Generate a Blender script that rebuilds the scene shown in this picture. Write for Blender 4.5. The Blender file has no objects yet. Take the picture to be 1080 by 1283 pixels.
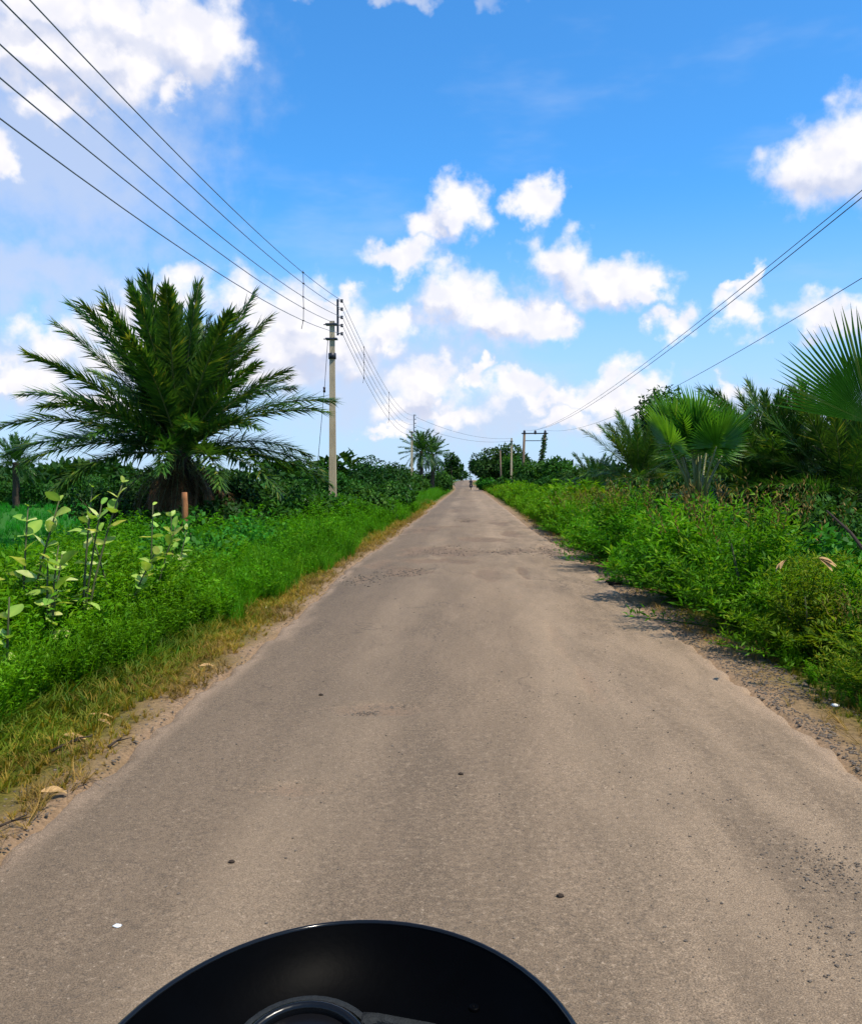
import bpy, math, random
import numpy as np
from mathutils import Matrix, Vector, Euler

sc = bpy.context.scene
COL = sc.collection
R = math.radians
rng = np.random.default_rng(7)
random.seed(7)

# ------------------------------------------------------------------ camera
CAM_H = 1.5
PITCH, YAW, FPX = 2.10, 2.39, 1080.0
cam_d = bpy.data.cameras.new('camera')
cam_d.sensor_fit = 'HORIZONTAL'; cam_d.sensor_width = 36.0; cam_d.lens = 36.0
cam_d.clip_start = 0.02; cam_d.clip_end = 20000
cam = bpy.data.objects.new('camera', cam_d); COL.objects.link(cam)
cam.location = (0, 0, CAM_H); cam.rotation_euler = (R(90 - PITCH), 0, R(YAW))
sc.camera = cam
CM = Euler((R(90 - PITCH), 0, R(YAW))).to_matrix()

def ray(px, py):
    return CM @ Vector(((px - 540) / FPX, -(py - 641.5) / FPX, -1.0))
def at(px, py, Y):                       # the point of that sight line at distance Y along the road
    d = ray(px, py); return Vector((0, 0, CAM_H)) + d * (Y / d.y)
def gx(px, Y):                           # lateral position only
    return at(px, 602, Y).x
def gp(px, py, z=0.0):                   # on the ground
    d = ray(px, py); return Vector((0, 0, CAM_H)) + d * ((z - CAM_H) / d.z)

# ------------------------------------------------------------------ render / exposure
sc.render.engine = 'CYCLES'
sc.view_settings.view_transform = 'Standard'
sc.view_settings.look = 'None'
sc.view_settings.exposure = 0.32
sc.view_settings.gamma = 1.0
sc.cycles.use_denoising = True
sc.cycles.max_bounces = 5
sc.cycles.diffuse_bounces = 2
sc.cycles.glossy_bounces = 2
sc.cycles.transmission_bounces = 3
sc.cycles.transparent_max_bounces = 4
sc.cycles.use_adaptive_sampling = True
sc.cycles.adaptive_threshold = 0.02
sc.cycles.sample_clamp_indirect = 6.0
sc.render.filter_size = 1.7

# ------------------------------------------------------------------ sun
SUN_EL, SUN_AZ = 63.0, 124.0            # azimuth clockwise from the road direction (+Y): from the right, a little behind
sd = Vector((math.sin(R(SUN_AZ)) * math.cos(R(SUN_EL)), math.cos(R(SUN_AZ)) * math.cos(R(SUN_EL)), math.sin(R(SUN_EL))))
sun_d = bpy.data.lights.new('sun', 'SUN')
sun_d.energy = 4.7; sun_d.angle = R(0.53); sun_d.color = (1.0, 0.91, 0.76)
sun = bpy.data.objects.new('sun', sun_d); COL.objects.link(sun)
sun.rotation_euler = sd.to_track_quat('Z', 'Y').to_euler()
sun.location = sd * 50

# ------------------------------------------------------------------ world: sky with clouds
world = bpy.data.worlds.new('World'); sc.world = world; world.use_nodes = True
wt = world.node_tree; wt.nodes.clear()
def wn(t, **kw):
    n = wt.nodes.new(t)
    for k, v in kw.items(): setattr(n, k, v)
    return n
def wl(a, b): wt.links.new(a, b)
def _in(n, i, v):
    if v is None: return
    if isinstance(v, bpy.types.NodeSocket): wl(v, n.inputs[i])
    else: n.inputs[i].default_value = v
def M(op, a, b=None, c=None, clamp=False):
    n = wn('ShaderNodeMath', operation=op, use_clamp=clamp)
    _in(n, 0, a); _in(n, 1, b); _in(n, 2, c); return n.outputs[0]
def VM(op, a, b=None, c=None):
    n = wn('ShaderNodeVectorMath', operation=op)
    _in(n, 0, a); _in(n, 1, b); _in(n, 2, c)
    return n.outputs['Value'] if op in ('LENGTH', 'DOT_PRODUCT') else n.outputs[0]
def MIXC(f, a, b):
    n = wn('ShaderNodeMix', data_type='RGBA'); _in(n, 0, f); _in(n, 6, a); _in(n, 7, b); return n.outputs[2]
def SM(v, lo, hi, tl=0.0, th=1.0):
    n = wn('ShaderNodeMapRange', interpolation_type='SMOOTHSTEP'); _in(n, 0, v)
    n.inputs[1].default_value = lo; n.inputs[2].default_value = hi; n.inputs[3].default_value = tl; n.inputs[4].default_value = th
    return n.outputs[0]
def NOISE(vec, scale, detail=6, rough=0.55, color=False):
    n = wn('ShaderNodeTexNoise'); wl(vec, n.inputs['Vector'])
    n.inputs['Scale'].default_value = scale; n.inputs['Detail'].default_value = detail; n.inputs['Roughness'].default_value = rough
    return n.outputs['Color'] if color else n.outputs['Fac']

tc = wn('ShaderNodeTexCoord')
D = VM('NORMALIZE', tc.outputs['Generated'])
sep = wn('ShaderNodeSeparateXYZ'); wl(D, sep.inputs[0])
az = M('MULTIPLY', M('ARCTAN2', sep.outputs[0], sep.outputs[1]), 57.2958)
el = M('MULTIPLY', M('ARCSINE', sep.outputs[2]), 57.2958)
cmb = wn('ShaderNodeCombineXYZ'); wl(az, cmb.inputs[0]); wl(el, cmb.inputs[1])
AE = cmb.outputs[0]                                           # (azimuth, elevation, 0) in degrees

sky = wn('ShaderNodeTexSky', sky_type='NISHITA', sun_disc=False)
sky.sun_elevation = R(SUN_EL); sky.sun_rotation = R(SUN_AZ)
sky.air_density = 1.0; sky.dust_density = 0.6; sky.ozone_density = 3.0; sky.altitude = 50
skyc = VM('MULTIPLY', sky.outputs[0], (0.78, 1.98, 2.80))

def azel(px, py):
    d = ray(px, py).normalized()
    return math.degrees(math.atan2(d.x, d.y)), math.degrees(math.asin(d.z))
# cumulus heaps of the photographed sky: pixel centre, half width, half height
CL = [(350, 440, 100, 40), (430, 440, 60, 40), (40, 55, 60, 36), (115, 75, 70, 42), (238, 50, 62, 50), (170, 20, 90, 45), (60, 5, 80, 35), (75, 125, 40, 22), (0, 195, 22, 22), (215, 110, 22, 34), (150, 85, 50, 40),
      (577, 262, 36, 36), (545, 290, 34, 26), (498, 326, 46, 22),
      (672, 250, 30, 28),
      (568, 372, 46, 44), (620, 402, 82, 36), (490, 412, 46, 28), (690, 408, 34, 24),
      (698, 336, 52, 34), (765, 355, 78, 30), (818, 356, 38, 20),
      (850, 402, 30, 18), (1030, 208, 62, 46), (1085, 190, 60, 52),
      (940, 350, 13, 20), (940, 392, 26, 28),
      (802, 474, 34, 28), (765, 492, 40, 20), (645, 492, 46, 20), (535, 482, 56, 28), (560, 515, 60, 18), (690, 505, 60, 14),
      (385, 402, 70, 46), (425, 372, 18, 16), (310, 390, 50, 40), (205, 372, 52, 34), (145, 408, 48, 26), (65, 430, 46, 26), (20, 480, 60, 24), (170, 450, 80, 26),
      (1060, 398, 60, 24), (505, 505, 50, 22), (600, 470, 20, 14), (740, 505, 40, 16), (860, 510, 40, 14), (130, 500, 60, 14), (888, 490, 30, 14), (978, 514, 24, 14), (480, 535, 40, 10), (330, 470, 90, 30), (720, 530, 60, 10), (900, 535, 60, 12)]
BL = []
for (px, py, rx, ry) in CL:
    a, e = azel(px, py); k = 57.2958 / FPX
    BL.append((a, e, rx * k * 1.12, ry * k * 1.15))

warp1 = VM('SUBTRACT', NOISE(D, 11.0, 2, 0.5, True), (0.5, 0.5, 0.5))
warp2 = VM('SUBTRACT', NOISE(D, 36.0, 5, 0.54, True), (0.5, 0.5, 0.5))
W = VM('ADD', VM('MULTIPLY', warp1, (4.6, 3.4, 0)), VM('MULTIPLY', warp2, (4.0, 3.4, 0)))
P0 = VM('ADD', AE, W)
def field(p, blobs):
    acc = None
    for (a, e, rx, ry) in blobs:
        q = VM('MULTIPLY_ADD', p, (1 / rx, 1 / ry, 0), (-a / rx, -e / ry, 0))
        d = VM('LENGTH', q)
        acc = d if acc is None else M('SMOOTH_MIN', acc, d, 0.25)
    return acc
# away from the photographed part of the sky the same kind of fair-weather heaps go on, from noise
gen = NOISE(VM('MULTIPLY', D, (1.0, 1.0, 1.7)), 5.5, 5, 0.58)
gen2 = M('MULTIPLY_ADD', gen, -7.0, 4.85)
inwin = M('MULTIPLY', SM(M('ABSOLUTE', M('ADD', az, 1.5)), 27.0, 34.0, 1.0, 0.0), SM(el, 31.0, 38.0, 1.0, 0.0))
far_gen = M('ADD', gen2, M('MULTIPLY', inwin, 6.0))
w2s = wn('ShaderNodeSeparateXYZ'); wl(warp2, w2s.inputs[0]); wz = w2s.outputs[2]
veil = NOISE(VM('MULTIPLY', D, (1.0, 1.0, 3.2)), 3.2, 5, 0.6)
vmask = M('MULTIPLY', SM(veil, 0.50, 0.85), 0.40)
hz = M('MULTIPLY', SM(el, 0.0, 19.0, 1.0, 0.0), 0.76)         # moist air low over the fields
billow = SM(M('SUBTRACT', NOISE(VM('ADD', D, (0.008, -0.002, 0.014)), 26.0, 3, 0.5), NOISE(D, 26.0, 3, 0.5)), -0.17, 0.17, 1.0, 0.0)
c0 = MIXC(vmask, skyc, (7.2, 8.6, 11.2, 1))
c0 = MIXC(hz, c0, (7.2, 8.3, 11.2, 1))
def clouds(F0, thick, base):
    mask = SM(M('ADD', F0, M('MULTIPLY', wz, 0.95)), 0.40, 1.13, 1.0, 0.0)
    lit = M('MULTIPLY_ADD', billow, 0.38, M('MULTIPLY_ADD', thick, 0.62, 0.10), clamp=True)
    return MIXC(M('MULTIPLY', mask, 0.97), base, MIXC(lit, (6.9, 7.6, 9.9, 1), (12.0, 11.7, 12.0, 1)))
STR = 0.070
# the rest of the sky
bgA = wn('ShaderNodeBackground'); wl(clouds(gen2, 0.6, c0), bgA.inputs[0]); bgA.inputs[1].default_value = STR
# the photographed part, heap by heap, with soft grey under-layers
F0 = M('MINIMUM', field(P0, BL), far_gen)
P1 = VM('ADD', P0, (0.8, 1.5, 0))                             # a little way toward the light
F1 = M('MINIMUM', field(P1, sorted(BL, key=lambda b: -b[2] * b[3])[:24]), far_gen)
thick = SM(M('SUBTRACT', F1, F0), -0.34, 0.28, 0.0, 1.0)      # 1 where the sunward side opens to clear air
GREY = [(az_, el_, rx * 57.2958 / FPX, ry * 57.2958 / FPX) for (az_, el_), rx, ry in ((azel(70, 190), 190, 130), (azel(90, 60), 210, 110), (azel(10, 345), 190, 45), (azel(430, 470), 200, 80), (azel(60, 480), 170, 70), (azel(930, 520), 220, 45), (azel(650, 520), 230, 40), (azel(470, -6), 170, 12))]
gmask = M('MULTIPLY', SM(M('ADD', field(P0, GREY), M('MULTIPLY', wz, 0.8)), 0.20, 1.30, 1.0, 0.0), 0.74)
bgB = wn('ShaderNodeBackground'); wl(clouds(F0, thick, MIXC(gmask, c0, (7.3, 8.2, 10.4, 1))), bgB.inputs[0]); bgB.inputs[1].default_value = STR
bg = wn('ShaderNodeMixShader'); wl(M('GREATER_THAN', inwin, 0.0), bg.inputs[0]); wl(bgA.outputs[0], bg.inputs[1]); wl(bgB.outputs[0], bg.inputs[2])
out = wn('ShaderNodeOutputWorld'); wl(bg.outputs[0], out.inputs[0])
world.cycles.sampling_method = 'MANUAL'; world.cycles.sample_map_resolution = 512

# ------------------------------------------------------------------ helpers: noise, meshes
def _h(ix, iy, s):
    n = (ix.astype(np.int64) * 374761393 + iy.astype(np.int64) * 668265263 + s * 1442695041) & 0x7fffffff
    n = ((n ^ (n >> 13)) * 1274126177) & 0x7fffffff
    return ((n ^ (n >> 16)) & 0xffff) / 65535.0
def vnoise(x, y, s=0):
    x = np.asarray(x, float); y = np.asarray(y, float)
    ix = np.floor(x); iy = np.floor(y); fx = x - ix; fy = y - iy
    fx = fx * fx * (3 - 2 * fx); fy = fy * fy * (3 - 2 * fy)
    a = _h(ix, iy, s); b = _h(ix + 1, iy, s); c = _h(ix, iy + 1, s); d = _h(ix + 1, iy + 1, s)
    return (a * (1 - fx) + b * fx) * (1 - fy) + (c * (1 - fx) + d * fx) * fy
def fbm(x, y, s=0, o=4):
    t = 0; a = 0.5; tot = 0
    for k in range(o):
        t = t + a * vnoise(np.asarray(x) * 2 ** k, np.asarray(y) * 2 ** k, s + k); tot += a; a *= 0.5
    return t / tot
def sstep(a, b, v):
    t = np.clip((np.asarray(v, float) - a) / (b - a), 0, 1); return t * t * (3 - 2 * t)

class G:                                   # a growing heap of quads (tris are quads with three corners)
    def __init__(s): s.V = []; s.Q = []; s.T = []; s.A = []; s.MQ = []; s.MT = []; s.n = 0
    def add(s, V, Q=None, T=None, rnd=None, mat=0):
        V = np.asarray(V, float).reshape(-1, 3)
        if Q is not None and len(Q): s.Q.append(np.asarray(Q, int).reshape(-1, 4) + s.n); s.MQ.append(np.full(len(s.Q[-1]), mat))
        if T is not None and len(T): s.T.append(np.asarray(T, int).reshape(-1, 3) + s.n); s.MT.append(np.full(len(s.T[-1]), mat))
        if rnd is None: rnd = 0.5
        s.A.append(np.broadcast_to(np.asarray(rnd, float), (len(V),)).copy())
        s.V.append(V); s.n += len(V); return s
    def arrays(s):
        V = np.concatenate(s.V) if s.V else np.zeros((0, 3))
        Q = np.concatenate(s.Q) if s.Q else np.zeros((0, 4), int)
        T = np.concatenate(s.T) if s.T else np.zeros((0, 3), int)
        return V, Q, T, np.concatenate(s.A), (np.concatenate(s.MQ) if s.Q else np.zeros(0, int)), (np.concatenate(s.MT) if s.T else np.zeros(0, int))
    def mesh(s, name, mats, smooth=True):
        V, Q, T, A, mq, mt = s.arrays()
        me = bpy.data.meshes.new(name)
        me.vertices.add(len(V)); me.vertices.foreach_set('co', V.astype(np.float32).ravel())
        nl = len(Q) * 4 + len(T) * 3
        me.loops.add(nl); me.loops.foreach_set('vertex_index', np.concatenate([Q.ravel(), T.ravel()]).astype(np.int32))
        np_ = len(Q) + len(T)
        me.polygons.add(np_)
        st = np.concatenate([np.arange(len(Q)) * 4, len(Q) * 4 + np.arange(len(T)) * 3]).astype(np.int32)
        me.polygons.foreach_set('loop_start', st)
        me.polygons.foreach_set('material_index', np.concatenate([mq, mt]).astype(np.int32))
        me.polygons.foreach_set('use_smooth', np.full(np_, smooth))
        at_ = me.attributes.new('rnd', 'FLOAT', 'POINT'); at_.data.foreach_set('value', A.astype(np.float32))
        for m in (mats if isinstance(mats, (list, tuple)) else [mats]): me.materials.append(m)
        me.update(calc_edges=True); me.validate()
        return me

def link(name, data, parent=None, loc=None, rot=None, scale=None):
    o = bpy.data.objects.new(name, data); COL.objects.link(o)
    if parent is not None: o.parent = parent
    if loc is not None: o.location = loc
    if rot is not None: o.rotation_euler = rot
    if scale is not None: o.scale = scale if hasattr(scale, '__len__') else (scale,) * 3
    return o
def tag(o, label, cat, group=None):
    o['label'] = label; o['category'] = cat
    if group: o['group'] = group
    return o
def thing(name, label, cat, loc, group=None, rz=0.0, scale=1.0):
    o = link(name, None, None, loc, (0, 0, rz), scale); o.empty_display_size = 0.2
    return tag(o, label, cat, group)

def tube(pts, rad, sides=6, cap=True):
    pts = np.asarray([tuple(p) for p in pts], float); n = len(pts)
    rad = np.broadcast_to(np.asarray(rad, float), (n,))
    t = np.gradient(pts, axis=0); t /= np.linalg.norm(t, axis=1)[:, None] + 1e-12
    ref = np.array([0, 0, 1.0]) if abs(t[:, 2]).mean() < 0.8 else np.array([1.0, 0, 0])
    u = np.cross(t, ref); u /= np.linalg.norm(u, axis=1)[:, None] + 1e-12
    v = np.cross(t, u)
    an = np.arange(sides) / sides * 2 * np.pi
    V = pts[:, None, :] + rad[:, None, None] * (np.cos(an)[None, :, None] * u[:, None, :] + np.sin(an)[None, :, None] * v[:, None, :])
    i = np.arange(n - 1)[:, None] * sides; j = np.arange(sides)[None, :]; k = (j + 1) % sides
    Q = np.stack([i + j, i + k, i + sides + k, i + sides + j], -1).reshape(-1, 4)
    V = V.reshape(-1, 3); T = []
    if cap:
        V = np.vstack([V, pts[0], pts[-1]]); a = n * sides
        for j in range(sides):
            T.append((a, (j + 1) % sides, j)); T.append((a + 1, (n - 1) * sides + j, (n - 1) * sides + (j + 1) % sides))
    return V, Q, T
def lathe(prof, sides=16):                  # prof: (r, z) list
    prof = np.asarray(prof, float); n = len(prof); an = np.arange(sides) / sides * 2 * np.pi
    V = np.stack([prof[:, 0][:, None] * np.cos(an), prof[:, 0][:, None] * np.sin(an), np.repeat(prof[:, 1][:, None], sides, 1)], -1).reshape(-1, 3)
    i = np.arange(n - 1)[:, None] * sides; j = np.arange(sides)[None, :]; k = (j + 1) % sides
    return V, np.stack([i + j, i + k, i + sides + k, i + sides + j], -1).reshape(-1, 4)
def box(cx, cy, cz, sx, sy, sz, taper=1.0):
    V = [];
    for z, k in ((-1, 1.0), (1, taper)):
        for x, y in ((-1, -1), (1, -1), (1, 1), (-1, 1)): V.append((cx + x * sx / 2 * k, cy + y * sy / 2 * k, cz + z * sz / 2))
    return V, [(3, 2, 1, 0), (4, 5, 6, 7), (0, 1, 5, 4), (1, 2, 6, 5), (2, 3, 7, 6), (3, 0, 4, 7)]
def unit(v): return v / (np.linalg.norm(v, axis=-1, keepdims=True) + 1e-12)
def leaves(P, ax, up, L, Wd, fold=0.25, droop=0.12, mid=0.42):   # kite leaves folded on the midrib; returns V,Q
    P = np.asarray(P, float); n = len(P); ax = unit(np.asarray(ax, float)); up = np.asarray(up, float)
    side = unit(np.cross(ax, up)); nor = np.cross(side, ax)
    L = np.broadcast_to(L, (n,))[:, None]; Wd = np.broadcast_to(Wd, (n,))[:, None]
    a = P; b = P + ax * L * mid + side * Wd * .5 + nor * Wd * fold; c = P + ax * L - nor * L * droop; d = P + ax * L * mid - side * Wd * .5 + nor * Wd * fold
    V = np.stack([a, b, c, d], 1).reshape(-1, 3)
    return V, np.arange(n * 4).reshape(-1, 4)
def rdir(n, r=rng):
    v = r.normal(size=(n, 3)); return unit(v)

def scatter(protos, pos, scl, g, mat=0, tilt=0.12, r=rng, bias=None):
    pos = np.asarray(pos, float); n = len(pos); which = r.integers(0, len(protos), n)
    for k, p in enumerate(protos):
        idx = np.where(which == k)[0]
        if not len(idx): continue
        V, Q, T, A, _, _ = p; m = len(idx)
        th = r.uniform(0, 2 * np.pi, m); tx = r.normal(0, tilt, m); ty = r.normal(0, tilt, m)
        c, s = np.cos(th), np.sin(th); sc_ = np.asarray(scl)[idx]
        X = V[None, :, 0] * c[:, None] - V[None, :, 1] * s[:, None]; Y = V[None, :, 0] * s[:, None] + V[None, :, 1] * c[:, None]
        Z = np.repeat(V[None, :, 2], m, 0)
        X = X + Z * tx[:, None]; Y = Y + Z * ty[:, None]
        O = np.stack([X, Y, Z], -1) * sc_[:, None, None] + pos[idx][:, None, :]
        nv = len(V); off = (np.arange(m) * nv)[:, None, None]
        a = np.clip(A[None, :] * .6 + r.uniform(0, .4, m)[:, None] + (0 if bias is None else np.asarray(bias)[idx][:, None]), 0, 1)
        g.add(O.reshape(-1, 3), (Q[None] + off).reshape(-1, 4) if len(Q) else None, (T[None] + off).reshape(-1, 3) if len(T) else None, a.ravel(), mat)

# ------------------------------------------------------------------ materials
def nmat(name):
    m = bpy.data.materials.new(name); m.use_nodes = True; nt = m.node_tree; nt.nodes.clear()
    return m, nt
def N(nt, t, **kw):
    n = nt.nodes.new(t)
    for k, v in kw.items():
        if k.startswith('i_'): n.inputs[k[2:].replace('_', ' ')].default_value = v
        else: setattr(n, k, v)
    return n
def ramp(nt, fac, stops):
    n = nt.nodes.new('ShaderNodeValToRGB'); e = n.color_ramp.elements
    while len(e) < len(stops): e.new(0.5)
    for k, (p, c) in enumerate(stops): e[k].position = p; e[k].color = (*c, 1)
    nt.links.new(fac, n.inputs[0]); return n.outputs[0]
def leafmat(name, dark, light, trans=0.32, rough=0.55, spec=0.12, tint=None, third=None, patch=None):
    m, nt = nmat(name); L = nt.links.new
    a = N(nt, 'ShaderNodeAttribute', attribute_name='rnd')
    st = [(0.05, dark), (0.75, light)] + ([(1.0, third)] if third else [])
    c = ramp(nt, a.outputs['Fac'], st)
    tcn = N(nt, 'ShaderNodeNewGeometry'); nz = N(nt, 'ShaderNodeTexNoise'); L(tcn.outputs['Position'], nz.inputs['Vector']); nz.inputs['Scale'].default_value = 1.7; nz.inputs['Detail'].default_value = 3
    if patch:                                                  # stands of another, browner plant
        n3 = N(nt, 'ShaderNodeTexNoise'); L(tcn.outputs['Position'], n3.inputs['Vector']); n3.inputs['Scale'].default_value = .55; n3.inputs['Detail'].default_value = 4
        pm = N(nt, 'ShaderNodeMapRange', interpolation_type='SMOOTHSTEP'); L(n3.outputs['Fac'], pm.inputs[0]); pm.inputs[1].default_value = .52; pm.inputs[2].default_value = .66; pm.inputs[4].default_value = .55
        pmul = N(nt, 'ShaderNodeMath', operation='MULTIPLY'); L(pm.outputs[0], pmul.inputs[0]); L(a.outputs['Fac'], pmul.inputs[1])
        px_ = N(nt, 'ShaderNodeMix', data_type='RGBA'); L(pmul.outputs[0], px_.inputs[0]); L(c, px_.inputs[6]); px_.inputs[7].default_value = (*patch, 1); c = px_.outputs[2]
    hsv = N(nt, 'ShaderNodeHueSaturation'); L(c, hsv.inputs['Color'])
    mr = N(nt, 'ShaderNodeMapRange'); L(nz.outputs['Fac'], mr.inputs[0]); mr.inputs[1].default_value = .3; mr.inputs[2].default_value = .7; mr.inputs[3].default_value = .72; mr.inputs[4].default_value = 1.28
    L(mr.outputs[0], hsv.inputs['Value'])
    oi = N(nt, 'ShaderNodeObjectInfo'); mh = N(nt, 'ShaderNodeMapRange'); L(oi.outputs['Random'], mh.inputs[0]); mh.inputs[3].default_value = .488; mh.inputs[4].default_value = .512
    L(mh.outputs[0], hsv.inputs['Hue'])
    b = N(nt, 'ShaderNodeBsdfPrincipled', i_Roughness=rough); b.inputs['Specular IOR Level'].default_value = spec
    L(hsv.outputs[0], b.inputs['Base Color'])
    t = N(nt, 'ShaderNodeBsdfTranslucent'); tm = N(nt, 'ShaderNodeMix', data_type='RGBA', blend_type='MULTIPLY'); tm.inputs[0].default_value = 1
    L(hsv.outputs[0], tm.inputs[6]); tm.inputs[7].default_value = (*(tint or (1.5, 1.35, .6)), 1); L(tm.outputs[2], t.inputs[0])
    mx = N(nt, 'ShaderNodeMixShader'); mx.inputs[0].default_value = trans; L(b.outputs[0], mx.inputs[1]); L(t.outputs[0], mx.inputs[2])
    o = N(nt, 'ShaderNodeOutputMaterial'); L(mx.outputs[0], o.inputs[0]); return m
def plain(name, c1, c2=None, scale=8.0, rough=0.8, spec=0.3, metal=0.0, bump=0.3, stretch=(1, 1, 1), bscale=None):
    m, nt = nmat(name); L = nt.links.new
    tcn = N(nt, 'ShaderNodeTexCoord'); mp = N(nt, 'ShaderNodeMapping'); L(tcn.outputs['Object'], mp.inputs[0]); mp.inputs['Scale'].default_value = stretch
    nz = N(nt, 'ShaderNodeTexNoise'); L(mp.outputs[0], nz.inputs['Vector']); nz.inputs['Scale'].default_value = scale; nz.inputs['Detail'].default_value = 7; nz.inputs['Roughness'].default_value = .62
    c2 = c2 or tuple(x * .6 for x in c1)
    c = ramp(nt, nz.outputs['Fac'], [(.3, c2), (.7, c1)])
    b = N(nt, 'ShaderNodeBsdfPrincipled', i_Roughness=rough, i_Metallic=metal); b.inputs['Specular IOR Level'].default_value = spec; L(c, b.inputs['Base Color'])
    if bump:
        n2 = N(nt, 'ShaderNodeTexNoise'); L(mp.outputs[0], n2.inputs['Vector']); n2.inputs['Scale'].default_value = bscale or scale * 4; n2.inputs['Detail'].default_value = 5
        bp = N(nt, 'ShaderNodeBump'); bp.inputs['Strength'].default_value = bump; bp.inputs['Distance'].default_value = .02; L(n2.outputs['Fac'], bp.inputs['Height']); L(bp.outputs[0], b.inputs['Normal'])
    o = N(nt, 'ShaderNodeOutputMaterial'); L(b.outputs[0], o.inputs[0]); return m

MT = dict(
    weed=leafmat('weed_leaf', (.026, .105, .002), (.098, .28, .004), .40, third=(.20, .34, .02)),
    grass=leafmat('grass_blade', (.030, .115, .002), (.090, .285, .004), .40, third=(.18, .34, .02)),
    field=leafmat('field_grass', (.018, .13, .008), (.04, .24, .012), .40),
    dry=leafmat('dry_grass', (.10, .085, .012), (.30, .19, .045), .25, tint=(1.1, 1.0, .7), third=(.42, .28, .10)),
    mixg=leafmat('short_grass', (.035, .13, .006), (.15, .165, .012), .34, third=(.34, .22, .035)),
    bush=leafmat('bush_leaf', (.018, .092, .002), (.074, .25, .004), .40, third=(.17, .31, .02), patch=(.22, .14, .02)),
    seed=leafmat('bush_seed', (.08, .06, .015), (.19, .13, .03), .2, tint=(1.1, 1, .7)),
    date=leafmat('date_leaflet', (.012, .052, .008), (.055, .14, .016), .30, rough=.45, spec=.35, third=(.22, .25, .03)),  # third stop paints sunlit yellow into the leaflets, strongest toward the tips
    datef=leafmat('far_date_leaflet', (.012, .05, .010), (.045, .13, .02), .28, rough=.5, spec=.3, third=(.09, .16, .03)),
    dead=leafmat('dead_leaflet', (.04, .022, .010), (.16, .085, .035), .2, tint=(1, .9, .7)),
    fan=leafmat('fan_leaf', (.03, .12, .008), (.095, .25, .018), .40, rough=.4, spec=.45, third=(.20, .27, .06)),
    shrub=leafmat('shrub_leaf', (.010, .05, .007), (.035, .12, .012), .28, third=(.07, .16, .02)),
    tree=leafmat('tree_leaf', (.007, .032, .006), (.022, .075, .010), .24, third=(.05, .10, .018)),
    bright=leafmat('bright_leaf', (.018, .10, .010), (.055, .24, .018), .38, third=(.12, .30, .03)),
    calo=leafmat('milkweed_leaf', (.13, .30, .04), (.34, .48, .085), .40, rough=.55, tint=(1.3, 1.2, .5), third=(.58, .62, .24)),
    rib=plain('palm_midrib', (.16, .17, .05), (.09, .10, .03), 6, .45, .5, bump=0),
    stemm=plain('green_stem', (.08, .10, .03), (.05, .05, .02), 20, .7, bump=0),
    bark=plain('bark', (.09, .062, .04), (.03, .021, .015), 9, .9, bump=.8, stretch=(1, 1, .3)),
    trunk=plain('palm_trunk', (.085, .06, .04), (.025, .018, .012), 14, .95, bump=1.0, stretch=(1, 1, .6)),
    concrete=plain('pole_concrete', (.50, .40, .25), (.33, .26, .165), 5, .9, .2, bump=.25, stretch=(1, 1, .25)),
    steel=plain('dark_steel', (.055, .06, .07), (.03, .03, .035), 12, .5, .5, .6, bump=.1),
    porcelain=plain('porcelain', (.045, .03, .028), (.02, .014, .013), 12, .2, .6, bump=0),
    wire=plain('wire_aluminium', (.17, .18, .20), (.12, .125, .14), 4, .45, .4, .3, bump=0),
    wood=plain('weathered_wood', (.20, .14, .09), (.09, .06, .04), 7, .85, bump=.5, stretch=(1, 1, .2)),
    stake=plain('orange_wood', (.40, .17, .06), (.20, .075, .028), 9, .8, bump=.5, stretch=(1, 1, .25)),
    white=plain('white_cloth', (.82, .83, .80), (.65, .66, .62), 6, .7, bump=.2),
    stone=plain('road_stone', (.17, .135, .10), (.07, .056, .044), 30, .95, bump=.3),
    straw=plain('straw', (.46, .29, .12), (.28, .16, .06), 30, .8, bump=0),
    twig=plain('twig', (.05, .033, .022), (.025, .018, .012), 30, .9, bump=.4),
    black=plain('black_lacquer', (.0035, .0036, .004), (.003, .003, .003), 6, .22, .28, bump=0),
    matt=plain('black_plastic', (.0010, .0011, .0014), (.0008, .0008, .0009), 40, .45, .02, bump=.02),
    rimm=plain('rim_lacquer', (.005, .0055, .007), (.004, .0045, .005), 6, .12, .25, bump=0),
    bezel=plain('grey_bezel', (.020, .022, .022), (.008, .009, .009), 220, .75, .2, bump=.35),
    rubber=plain('rubber', (.012, .012, .012), (.008, .008, .008), 20, .85, bump=.2),
    chrome=plain('chrome', (.5, .5, .52), (.42, .42, .44), 10, .22, .5, 1.0, bump=0),
    glass=plain('dial_glass', (.006, .006, .007), (.004, .004, .005), 4, .25, .12, bump=0),
    lamp=plain('lens', (.7, .72, .74), (.6, .62, .64), 20, .1, .6, bump=.1),
    shirt=plain('dark_shirt', (.035, .04, .055), (.02, .022, .03), 12, .9, bump=.2),
    skin=plain('skin', (.16, .085, .05), (.12, .065, .04), 6, .6, bump=0),
    hair=plain('hair', (.008, .007, .006), None, 30, .6, bump=0),
)

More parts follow.
